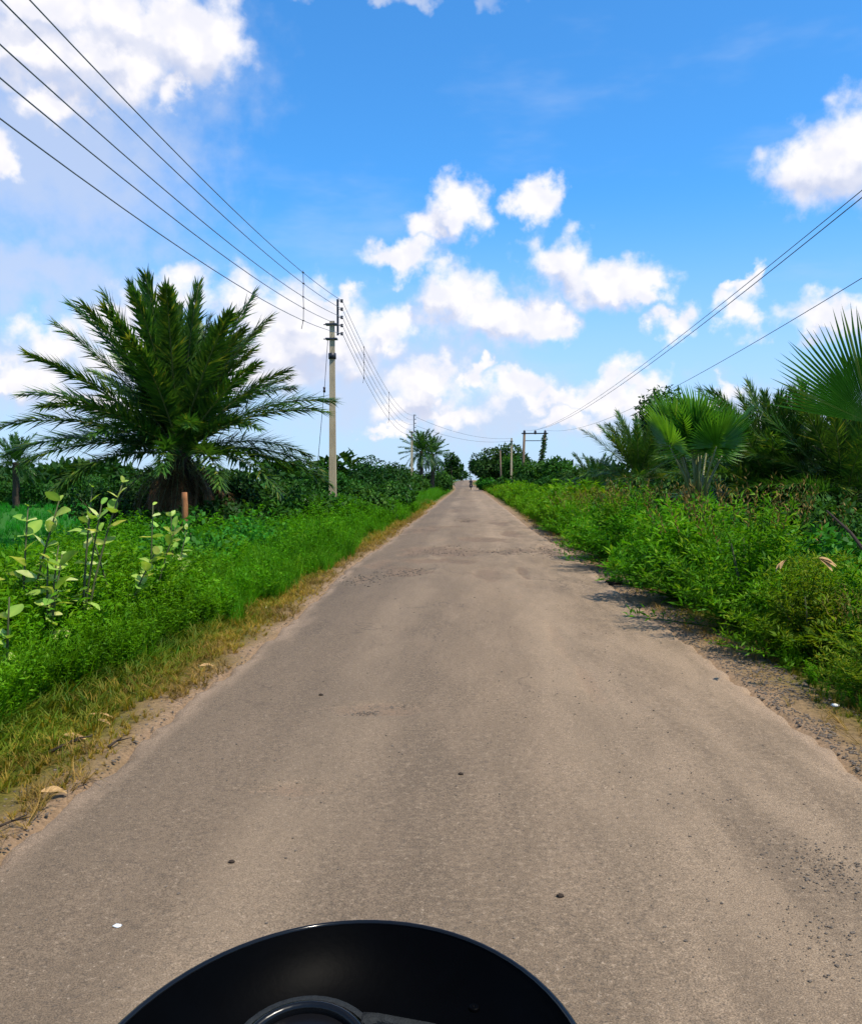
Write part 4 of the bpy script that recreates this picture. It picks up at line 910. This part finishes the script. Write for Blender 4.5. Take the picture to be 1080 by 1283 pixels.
# twin pole (right) with crossarm and three wires
HY = 105.0; hl, hr = at(657, 543, HY), at(683, 543, HY); hx = (hl.x + hr.x) / 2; HZ = hl.z; gb = gz(hx, HY)
t = thing('twin_pole', 'twin pole with crossarm and three insulators standing above the trees', 'utility pole', (hx, HY, gb - .1)); hh = HZ - gb + .1; hw = (hr.x - hl.x) / 2
for sgn, lean, mat, rad in ((-1, -.25, 'steel', .15), (1, -.95, 'shrub', .13)):
    g = G(); V, Q, T = tube([(sgn * hw + lean, 0, 0), (sgn * hw + lean * .5, 0, hh * .5), (sgn * hw, 0, hh)], [.19, .17, .15], 8); g.add(V, Q, T); po = link('post', g.mesh('post', MT['wood']), t)
    if sgn > 0:
        n_ = 900; r = np.random.default_rng(3); q = r.uniform(0, .97, n_); P = np.stack([sgn * hw + lean * (1 - q), 0 * q, hh * q], -1) + rdir(n_, r) * (np.array([[.42, .42, .25]]) * (1.2 - .8 * q)[:, None])
        g = G(); V, Q = leaves(P, rdir(n_, r), rdir(n_, r), .30, .17); g.add(V, Q, rnd=np.repeat(r.uniform(0, 1, n_), 4)); vv = link('vine', g.mesh('vine', MT['shrub']), t); vv['label'] = 'green climber covering the right post'
g = G(); V, Q = box(0, 0, hh, hw * 2 + .7, .12, .14); g.add(V, Q); link('crossarm', g.mesh('crossarm', MT['steel'], False), t)
g = G(); V, Q = box(0, 0, hh - .88, hw * 2 + .2, .09, .09); g.add(V, Q); link('brace', g.mesh('brace', MT['steel'], False), t)
for q in (-1, 0.05, 1):
    g = G(); V, Q = lathe([(.02, -.2), (.17, -.14), (.2, 0), (.12, .1), (.16, .2), (.06, .32), (.001, .36)], 10); g.add(V, Q); link('insulator', g.mesh('insulator', MT['porcelain']), t, (q * hw, 0, hh + .08))
for k, (q, o1, o2, lab) in enumerate(((-1, (1080, 247), (806, 462), 'lower of the two close wires on the right'), (.05, (1080, 238), (812, 452), 'upper of the two close wires on the right'), (1, (1080, 348), (845, 485), 'single wire below the pair on the right'))):
    xe = hx + q * hw; xn = xe + (0, .1, .6)[k]
    def yz(px, py):
        d = ray(px, py); # vertical plane through the wire
        s_ = xe / (d.x - (xn - xe) * (d.y) * 0) ; return d.y * s_, CAM_H + d.z * s_
    a_, b_ = yz(*o1), yz(*o2)
    c1 = quad_through((HY, HZ + .42), a_, b_); Yq = np.linspace(-18, HY, 60)
    g = G(); V, Q, T = tube(np.stack([np.full(60, xe), Yq, np.polyval(c1, Yq)], -1), .0105, 5); g.add(V, Q, T); tag(link('power_wire', g.mesh('power_wire', MT['wire'])), lab, 'wire', 'power wires on the right')

# bare poles by the far trees, wires crossing the road to them
b3 = at(641, 546, 108); t = thing('utility_pole', 'bare slim concrete pole right of the road end', 'utility pole', (b3.x, 108, gz(b3.x, 108) - .1), 'bare poles right of the road')
g = G(); V, Q = box(0, 0, b3.z / 2, .30, .24, b3.z + .1, .65); g.add(V, Q); link('post', g.mesh('post', MT['concrete'], False), t)
g = G(); V, Q = box(.0, -.1, b3.z - .35, .42, .3, .06); g.add(V, Q); link('clamp', g.mesh('clamp', MT['steel'], False), t)
b4 = at(627, 562, 104); t = thing('wooden_post', 'thin brown wooden post left of the bare pole', 'post', (b4.x, 104, gz(b4.x, 104) - .1))
g = G(); V, Q, T = tube([(0, 0, 0), (.05, 0, b4.z * .5), (-.02, 0, b4.z)], [.13, .11, .08], 8); g.add(V, Q, T); link('post', g.mesh('post', MT['wood']), t)
for k, (dz, lab) in enumerate(((1.35, 'upper wire crossing the road from the second pole'), (.55, 'lower wire crossing the road from the second pole'))):
    tq = np.linspace(0, 1, 24); A_ = np.stack([P2X + .3 + (b3.x - P2X - .3) * tq, P2Y + (108 - P2Y) * tq, (H2 + dz) + (b3.z - .3 - k * .3 - H2 - dz) * tq - 4 * .7 * tq * (1 - tq)], -1)
    g = G(); V, Q, T = tube(A_, .014, 5); g.add(V, Q, T); tag(link('power_wire', g.mesh('power_wire', MT['wire'])), lab, 'wire', 'power wires over the road')

# ------------------------------------------------------------------ small things
g = G(); V, Q, T = tube([(0, 0, -.6), (.01, 0, .3), (0, .01, .42), (.0, 0, .56)], [.068, .064, .06, .056], 9); g.add(V, Q, T)
x = gx(231, 18); tag(link('wooden_stake', g.mesh('wooden_stake', MT['stake']), None, (x, 18, at(231, 650, 18).z)), 'short orange brown wooden stake in front of the large palm trunk', 'stake')
def blob(r0, seed, sq=(1, 1, 1)):
    r = np.random.default_rng(seed); n, mth = 12, 8; V = []
    for i in range(mth + 1):
        th = math.pi * i / mth
        for j in range(n):
            ph = 2 * math.pi * j / n; k = 1 + .25 * math.sin(3 * ph + 2 * i + seed) * math.sin(th) + r.uniform(-.12, .12); V.append((r0 * k * math.sin(th) * math.cos(ph) * sq[0], r0 * k * math.sin(th) * math.sin(ph) * sq[1], r0 * k * math.cos(th) * sq[2]))
    Q = [(i * n + j, (i + 1) * n + j, (i + 1) * n + (j + 1) % n, i * n + (j + 1) % n) for i in range(mth) for j in range(n)]; return V, Q
for (px, py, Y, r0, lab) in ((383, 629, 27, .105, 'white crumpled rag caught on the weeds left of the nearest pole'), (514, 611, 66, .16, 'tiny white rag caught in the shrub at the second pole')):
    p = at(px, py, Y); g = G(); V, Q = blob(r0, 3, (.9, .8, 1.15)); g.add(V, Q)
    t = thing('white_rag', lab, 'rag', (p.x, Y, gz(p.x, Y)), 'white rags by the poles'); link('cloth', g.mesh('cloth', MT['white']), t, (0, 0, p.z - gz(p.x, Y)))
    g = G(); V, Q, T = tube([(0, 0, -.05), (.02, 0, p.z - gz(p.x, Y))], [.012, .008], 5); g.add(V, Q, T); link('stalk', g.mesh('stalk', MT['twig']), t)
p = at(398, 626, 27); t = thing('marker_stake', 'short brown stake with a pale top right of the white rag', 'stake', (p.x, 27, gz(p.x, 27) - .05)); hh = p.z - gz(p.x, 27) + .05
g = G(); V, Q, T = tube([(0, 0, 0), (.02, 0, hh * .75)], [.045, .04], 7); g.add(V, Q, T); link('post', g.mesh('post', MT['wood']), t)
g = G(); V, Q, T = tube([(.02, 0, hh * .75), (.01, 0, hh)], [.055, .05], 7); g.add(V, Q, T); link('cap', g.mesh('cap', MT['white']), t)
# brown leaning stalk and pale dead leaves in the right thicket
a_, b_ = at(1036, 640, 7.6), at(1092, 702, 7.0); g = G(); V, Q, T = tube([tuple(a_), tuple((a_ + b_) / 2 + Vector((.02, 0, .015))), tuple(b_), (b_.x + .3, 6.7, gz(b_.x + .3, 6.7) - .05)], [.008, .013, .017, .02], 7); g.add(V, Q, T)
tag(link('leaning_stalk', g.mesh('leaning_stalk', MT['twig'])), 'dark brown stalk leaning through the leaves at the right edge', 'stalk')
for i, (px, py, Y, rz, lab) in enumerate(((985, 703, 6.4, 2.0, 'pale dead leaf curled on the right bush, left of two'), (1026, 700, 6.3, -2.2, 'pale dead leaf curled on the right bush, right of two'))):
    p = at(px, py, Y); t = thing('dead_leaf', lab, 'leaf', tuple(p), 'pale dead leaves on the bush', rz)
    for k in range(3):
        g = G(); V, Q = big_leaf(.12, .04, 450 + k); g.add(V, Q, rnd=.9); link('leaflet', g.mesh('leaflet', MT['straw']), t, (0, 0, 0), (-.5 + .25 * k, .3, .35 * (k - 1)))

# loose stones on the road and shoulders
def stones(name, lab, pos, size, seed):
    r = np.random.default_rng(seed); g = G(); base = np.array([(0, 0, 1), (.89, 0, .45), (.28, .85, .45), (-.72, .53, .45), (-.72, -.53, .45), (.28, -.85, .45), (.72, .53, -.45), (-.28, .85, -.45), (-.89, 0, -.45), (-.28, -.85, -.45), (.72, -.53, -.45), (0, 0, -1.)])
    T = np.array([(0, 1, 2), (0, 2, 3), (0, 3, 4), (0, 4, 5), (0, 5, 1), (1, 6, 2), (2, 7, 3), (3, 8, 4), (4, 9, 5), (5, 10, 1), (2, 6, 7), (3, 7, 8), (4, 8, 9), (5, 9, 10), (1, 10, 6), (6, 11, 7), (7, 11, 8), (8, 11, 9), (9, 11, 10), (10, 11, 6)])
    n = len(pos); q = base[None] * r.uniform(.75, 1.15, (n, 12, 1)) * np.stack([r.uniform(.8, 1.3, n), r.uniform(.7, 1.1, n), r.uniform(.4, .7, n)], -1)[:, None, :] * np.asarray(size)[:, None, None]
    a = r.uniform(0, 6.28, n); c, s = np.cos(a)[:, None], np.sin(a)[:, None]; q = np.stack([q[..., 0] * c - q[..., 1] * s, q[..., 0] * s + q[..., 1] * c, q[..., 2]], -1) + np.asarray(pos)[:, None, :]
    g.add(q.reshape(-1, 3), None, (T[None] + (np.arange(n) * 12)[:, None, None]).reshape(-1, 3), np.repeat(r.uniform(0, 1, n), 12))
    o = link(name, g.mesh(name, MT['stone'], False)); o['kind'] = 'stuff'; tag(o, lab, 'gravel')
def stone_pts(px, py, n, sx, sy, sd_):
    r = np.random.default_rng(sd_); c = gp(px, py); return [(c.x + r.normal(0, sx), c.y + r.normal(0, sy)) for _ in range(n)]
pts = []
pts += stone_pts(1050, 1090, 260, .11, .16, 1) + stone_pts(1060, 1180, 160, .12, .12, 2) + stone_pts(1000, 1080, 70, .16, .2, 3) + stone_pts(880, 1000, 60, .22, .35, 4) + stone_pts(900, 1120, 40, .25, .25, 5)
pts += stone_pts(455, 892, 110, .07, .035, 6) + stone_pts(490, 884, 80, .07, .03, 7) + stone_pts(370, 985, 30, .12, .05, 8) + stone_pts(720, 860, 40, .35, .8, 9) + stone_pts(760, 830, 40, .08, .9, 10)
r = np.random.default_rng(91); n = 420; pts += list(zip(r.uniform(-1.8, 1.9, n), 2.3 * (16 / 2.3) ** r.uniform(0, 1, n)))
pts = [(x, y) for x, y in pts if 1.6 < y < 40]
sz = np.array([.0025 + .0048 * random.random() ** 2 for _ in pts]) * np.array([1 + max(0, y - 4) * .09 for _, y in pts])
stones('loose_gravel', 'loose dark gravel scattered on the asphalt', [(x, y, surf(x, y) + .002) for x, y in pts], sz, 5)
n = 13000; y = 2.4 * (26 / 2.4) ** r.uniform(0, 1, n); x = edgeR(y) + .03 + .55 * r.uniform(0, 1, n) ** .9
keep = fbm(x * 2.5, y * 1.2, 71, 3) > .34; x, y = x[keep], y[keep]
stones('shoulder_gravel', 'grey gravel of the right road shoulder', np.stack([x, y, ground(x, y) + .002], -1), (.004 + .008 * r.uniform(0, 1, len(x)) ** 2) * (1 + y * .03), 6)
n = 1500; y = 2.4 * (30 / 2.4) ** r.uniform(0, 1, n); x = edgeL(y) - .02 - .35 * r.uniform(0, 1, n) ** 1.3
stones('left_shoulder_gravel', 'sparse small stones along the left road edge', np.stack([x, y, ground(x, y)], -1), .004 + .008 * r.uniform(0, 1, n) ** 2, 7)
n = 900; hp = [HP[i] for i in (0, 1, 2, 3, 6, 8)]; pts = []
for _ in range(n):
    h = hp[random.randrange(len(hp))]; pts.append((h[0] + random.gauss(0, h[2] * .5), h[1] + random.gauss(0, h[3] * .45)))
stones('pothole_gravel', 'broken stones lying in the worn patches of the road', [(x, y, surf(x, y) + .004) for x, y in pts], np.array([.008 + .014 * random.random() ** 2 for _ in pts]), 8)

# dark clods and single bits one can pick out
def clod(px, py, s, mat, name, lab, cat, group=None, z=.3):
    p = gp(px, py); g = G(); V, Q = blob(s, int(px), (1.2, .9, z)); g.add(V, Q); tag(link(name, g.mesh(name, MT[mat]), None, (p.x, p.y, surf(p.x, p.y) + s * z * .6)), lab, cat, group)
clod(290, 1080, .010, 'twig', 'pebble', 'dark pebble on the asphalt in the left lower middle', 'stone', z=.7)
clod(577, 970, .011, 'twig', 'pebble', 'small dark pebble near the middle of the road', 'stone', z=.7)
clod(402, 870, .012, 'twig', 'pebble', 'dark pebble left of the sandy gravel streak', 'stone', z=.7)
clod(702, 1123, .011, 'twig', 'pebble', 'brown pebble on the right lower road', 'stone', z=.7)
clod(770, 729, .10, 'twig', 'clod', 'dark clod on the right shoulder below the bushes', 'stone', z=.6)
clod(147, 1157, .012, 'white', 'white_chip', 'small white chip on the asphalt at the lower left', 'chip')
clod(334, 758, .04, 'white', 'paper_scrap', 'white paper scrap at the left road edge', 'litter', z=.5)
clod(1046, 876, .022, 'white', 'paper_scrap', 'white scrap on the right shoulder near the photo edge', 'litter', z=.5)
# fallen leaves and twigs at the left margin
def fallen(px, py, L, Wd, rz, lab, tilt=.15):
    p = gp(px, py, -.03); g = G(); V, Q = big_leaf(L, Wd, int(px * 3 + py)); g.add(V, Q, rnd=.8); tag(link('dry_leaf', g.mesh('dry_leaf', MT['straw']), None, (p.x, p.y, gz(p.x, p.y) + .05), (.02, .25, rz)), lab, 'leaf', 'dry leaves on the left verge')
fallen(70, 868, .21, .05, R(-140), 'largest tan dry leaf lying in the left verge grass')
fallen(88, 900, .13, .022, R(160), 'narrow tan dry leaf pointing to the road')
fallen(110, 899, .19, .020, R(-95), 'long pale straw leaf lying level in the grass')
fallen(122, 907, .10, .025, R(-110), 'short tan dry leaf below the long straw')
fallen(80, 927, .12, .05, R(-70), 'whitish dry leaf beside the dark twig')
fallen(250, 841, .12, .04, R(-60), 'tan dry leaf in the grass farther along the left verge')
fallen(52, 1003, .12, .05, R(-50), 'pale dry leaf at the crumbled left road edge')
def twig(pxs, rad, lab):
    pts = []
    for (px, py) in pxs:
        p = gp(px, py, -.03); pts.append((p.x, p.y, gz(p.x, p.y) + .03))
    g = G(); V, Q, T = tube(pts, np.linspace(rad, rad * .4, len(pts)), 6); g.add(V, Q, T)
    m_ = Vector(pts[len(pts) // 2]); V, Q, T = tube([tuple(m_), tuple(m_ + Vector((.10, -.02, .03)))], [rad * .6, rad * .3], 5); g.add(V, Q, T)
    tag(link('fallen_twig', g.mesh('fallen_twig', MT['twig'])), lab, 'twig', 'fallen twigs')
twig([(56, 946), (70, 941), (85, 934), (98, 927), (115, 925)], .011, 'dark forked twig on the bare earth by the left road edge')
twig([(136, 941), (146, 934), (153, 929)], .008, 'short dark twig right at the left asphalt edge')
twig([(-8, 1045), (14, 1036), (34, 1028)], .007, 'thin twig at the lower left corner of the verge')

# ------------------------------------------------------------------ rider far down the road
def bike(x, y, z, rz):
    t = thing('motorcycle', 'tiny dark motorcycle far down the road', 'motorcycle', (x, y, z), None, rz)
    for yy in (-.62, .62):
        an = np.linspace(0, 2 * np.pi, 17); g = G(); V, Q, T = tube([(0, yy + .27 * math.cos(a), .30 + .27 * math.sin(a)) for a in an], .05, 7, False); g.add(V, Q); link('wheel', g.mesh('wheel', MT['rubber']), t)
    g = G(); V, Q, T = tube([(0, -.75, .75), (0, -.3, .78), (0, .1, .85), (0, .38, .82), (0, .45, .70)], [.06, .12, .14, .13, .06], 8); g.add(V, Q, T); V, Q, T = tube([(0, -.2, .45), (0, .15, .45)], [.14, .14], 8); g.add(V, Q, T); link('body', g.mesh('body', MT['black']), t)
    for s in (-1, 1):
        g = G(); V, Q, T = tube([(s * .08, .62, .3), (s * .09, .40, .95)], .028, 6); g.add(V, Q, T); link('fork', g.mesh('fork', MT['steel']), t)
    g = G(); V, Q, T = tube([(-.36, .28, 1.02), (-.15, .38, 1.0), (.15, .38, 1.0), (.36, .28, 1.02)], .018, 6); g.add(V, Q, T); link('handlebar', g.mesh('handlebar', MT['steel']), t)
    pr = thing('person', 'small figure in dark clothes riding the far motorcycle', 'person', (x, y, z), None, rz)
    me = bpy.data.meshes.new('person_body'); J = [(0, -.28, .86), (0, -.24, 1.10), (0, -.18, 1.34), (0, -.15, 1.46), (0, -.12, 1.62)]; E = [(0, 1), (1, 2), (2, 3), (3, 4)]; Rd = [.17, .16, .18, .065, .10]
    for s in (-1, 1):
        b_ = len(J); J += [(s * .11, -.25, .84), (s * .19, .16, .80), (s * .18, .02, .40), (s * .18, .14, .34)]; Rd += [.11, .085, .06, .05]; E += [(0, b_), (b_, b_ + 1), (b_ + 1, b_ + 2), (b_ + 2, b_ + 3)]
        b_ = len(J); J += [(s * .19, -.17, 1.36), (s * .28, .0, 1.14), (s * .32, .26, 1.05)]; Rd += [.065, .05, .04]; E += [(2, b_), (b_, b_ + 1), (b_ + 1, b_ + 2)]
    me.from_pydata(J, E, []); o = link('body', me, pr); me.materials.append(MT['shirt'])
    sk = o.modifiers.new('skin', 'SKIN'); lay = me.skin_vertices[0].data if me.skin_vertices else None
    if lay is None:
        bpy.context.view_layer.objects.active = o; lay = None
    else:
        for k_, r_ in enumerate(Rd): lay[k_].radius = (r_, r_)
        lay[0].use_root = True
    o.modifiers.new('sub', 'SUBSURF').levels = 1; o.modifiers['sub'].render_levels = 1
    g = G(); V, Q = blob(.125, 2, (.95, 1.05, .95)); g.add(V, Q); link('hair', g.mesh('hair', MT['hair']), pr, (0, -.14, 1.66))
Yb = 133.0; bike(gx(590, Yb), Yb, float(prof(Yb)), math.pi)

# ------------------------------------------------------------------ the motorcycle the photo is taken from
BX, BY, BZ = -.077, .50, 1.130
t = thing('motorcycle', 'black motorcycle headlight cowl with dial rim at the bottom edge', 'motorcycle', (BX, BY, 0))
an = np.linspace(0, 2 * np.pi, 73)
A_, B_ = .157, .207
def ell(f, dz, dy=0.0):
    return np.stack([A_ * f * np.cos(an), B_ * f * np.sin(an) * np.where(np.sin(an) < 0, .55, 1.0) + dy, np.full(73, BZ + dz) + .012 * (1 - np.sin(an)) * f], -1)
def rings(rs):
    V = np.concatenate(rs); n = 73; i = np.arange(len(rs) - 1)[:, None] * n; j = np.arange(n - 1)[None, :]
    return V, np.stack([i + j, i + j + 1, i + n + j + 1, i + n + j], -1).reshape(-1, 4)
g = G(); V, Q = rings([ell(.985, 0), ell(.95, -.012), ell(.88, -.028), ell(.75, -.043), ell(.55, -.052), ell(.3, -.055), ell(.01, -.056)]); g.add(V, Q); link('cowl_inner', g.mesh('cowl_inner', MT['matt']), t)
g = G(); V, Q = rings([ell(1.0, -.004), ell(1.01, -.03, .004), ell(.99, -.07, .01), ell(.93, -.12, .015), ell(.82, -.17, .01), ell(.6, -.20, 0), ell(.01, -.21, 0)]); g.add(V, Q); cw = link('headlight_cowl', g.mesh('headlight_cowl', MT['black']), t)
g = G(); V, Q, T = tube(ell(.993, .0), .0022, 8, False); g.add(V, Q); link('rim', g.mesh('rim', MT['rimm']), cw)
g = G(); V, Q = lathe([(.001, .06), (.05, .05), (.075, .02), (.082, 0), (.001, 0)], 24); g.add(V, Q); link('headlamp', g.mesh('headlamp', MT['lamp']), t, (0, .165, BZ - .125), (R(-80), 0, 0))
# dial with bezel, and the indicator panel to its right
c = at(378, 1330, .52); gd = link('dial_housing', (lambda g_: (g_.add(*lathe([(.054, -.06), (.054, -.006), (.050, .0), (.046, .0)], 40)), g_.mesh('dial_housing', MT['bezel']))[1])(G()), t, (c.x - BX, c.y - BY, c.z), (R(14), 0, 0))
g = G(); V, Q = lathe([(.043, -.004), (.0435, .003), (.040, .005), (.0375, .002), (.037, -.004)], 40); g.add(V, Q); link('bezel', g.mesh('bezel', MT['black']), gd)
g = G(); V, Q = lathe([(.0375, -.002), (.02, .001), (.0005, .0015)], 40); g.add(V, Q); link('dial_glass', g.mesh('dial_glass', MT['glass']), gd)
c2_ = at(478, 1318, .52)
prf = [(.046, 0), (.0455, .010), (.041, .018), (.030, .022), (-.008, .027), (-.018, .027)]
top = [(x_, y_ + .008, 0) for x_, y_ in prf] + [(-.018, -.05, 0), (.046, -.05, 0)]; V = top + [(x_, y_, -.06) for x_, y_, _ in top]; n = len(top)
inn = [(x_ * .86, y_ * .80, -.004) for x_, y_, _ in top]; V = V + inn
Q = [(k, (k + 1) % n, n + (k + 1) % n, n + k) for k in range(n)] + [(k, 2 * n + k, 2 * n + (k + 1) % n, (k + 1) % n) for k in range(n)]
g = G(); g.add(V, Q, [(2 * n, 2 * n + k, 2 * n + k + 1) for k in range(1, n - 1)]); link('indicator_panel', g.mesh('indicator_panel', MT['bezel']), t, (c2_.x - BX, c2_.y - BY, c2_.z - .006), (R(14), 0, R(-4)))
for (px, py) in ((594, 1272), (232, 1262)):
    p_ = at(px, py, .62); g = G(); V, Q = lathe([(.0042, 0), (.0042, .0018), (.0034, .0026), (.0012, .0022), (.0002, .0012)], 14); g.add(V, Q); link('screw', g.mesh('screw', MT['matt']), t, (p_.x - BX, p_.y - BY, p_.z + .004))
for s in (-1, 1):
    g = G(); V, Q, T = tube([(s * .09, .12, BZ - .06), (s * .09, .42, .33)], .02, 10); g.add(V, Q, T); link('fork', g.mesh('fork', MT['chrome']), t)
    g = G(); V, Q, T = tube([(s * .05, .02, BZ - .13), (s * .16, -.02, BZ - .10), (s * .36, -.14, BZ - .09)], .0115, 8); g.add(V, Q, T); hb = link('handlebar', g.mesh('handlebar', MT['chrome']), t)
    g = G(); V, Q, T = tube([(s * .26, -.08, BZ - .093), (s * .37, -.145, BZ - .09)], .018, 10); g.add(V, Q, T); link('grip', g.mesh('grip', MT['rubber']), hb)
an2 = np.linspace(0, 2 * np.pi, 33)
g = G(); V, Q, T = tube([(0, .44 + .26 * math.cos(a), .31 + .26 * math.sin(a)) for a in an2], .042, 10, False); g.add(V, Q); wh = link('wheel', g.mesh('wheel', MT['rubber']), t)
g = G(); V, Q, T = tube([(0, .44 + .22 * math.cos(a), .31 + .22 * math.sin(a)) for a in an2], .018, 8, False); g.add(V, Q)
for a in an2[:-1:3]: V, Q, T = tube([(0, .44, .31), (0, .44 + .22 * math.cos(a), .31 + .22 * math.sin(a))], .006, 5); g.add(V, Q, T)
link('wheel_rim', g.mesh('wheel_rim', MT['chrome']), wh)
g = G(); arc = np.linspace(R(20), R(165), 14); rs = []
for w_, rr_ in ((-.07, .30), (-.05, .325), (0, .335), (.05, .325), (.07, .30)): rs.append(np.stack([np.full(14, w_), .44 + rr_ * np.cos(arc), .31 + rr_ * np.sin(arc)], -1))
V = np.concatenate(rs); i = np.arange(4)[:, None] * 14; j = np.arange(13)[None, :]; g.add(V, np.stack([i + j, i + j + 1, i + 14 + j + 1, i + 14 + j], -1).reshape(-1, 4)); link('mudguard', g.mesh('mudguard', MT['black']), t)
g = G(); V, Q, T = tube([(0, .0, .80), (0, -.10, .86), (0, -.30, .88), (0, -.48, .82), (0, -.58, .76)], [.06, .13, .15, .12, .06], 14); g.add(V, Q, T); link('fuel_tank', g.mesh('fuel_tank', MT['black']), t)
g = G(); V, Q, T = tube([(0, .08, .86), (0, -.2, .62), (0, -.5, .55)], [.05, .06, .05], 8); g.add(V, Q, T); V, Q = box(0, -.28, .48, .24, .32, .34, .8); g.add(V, Q); link('engine', g.mesh('engine', MT['steel'], False), t)
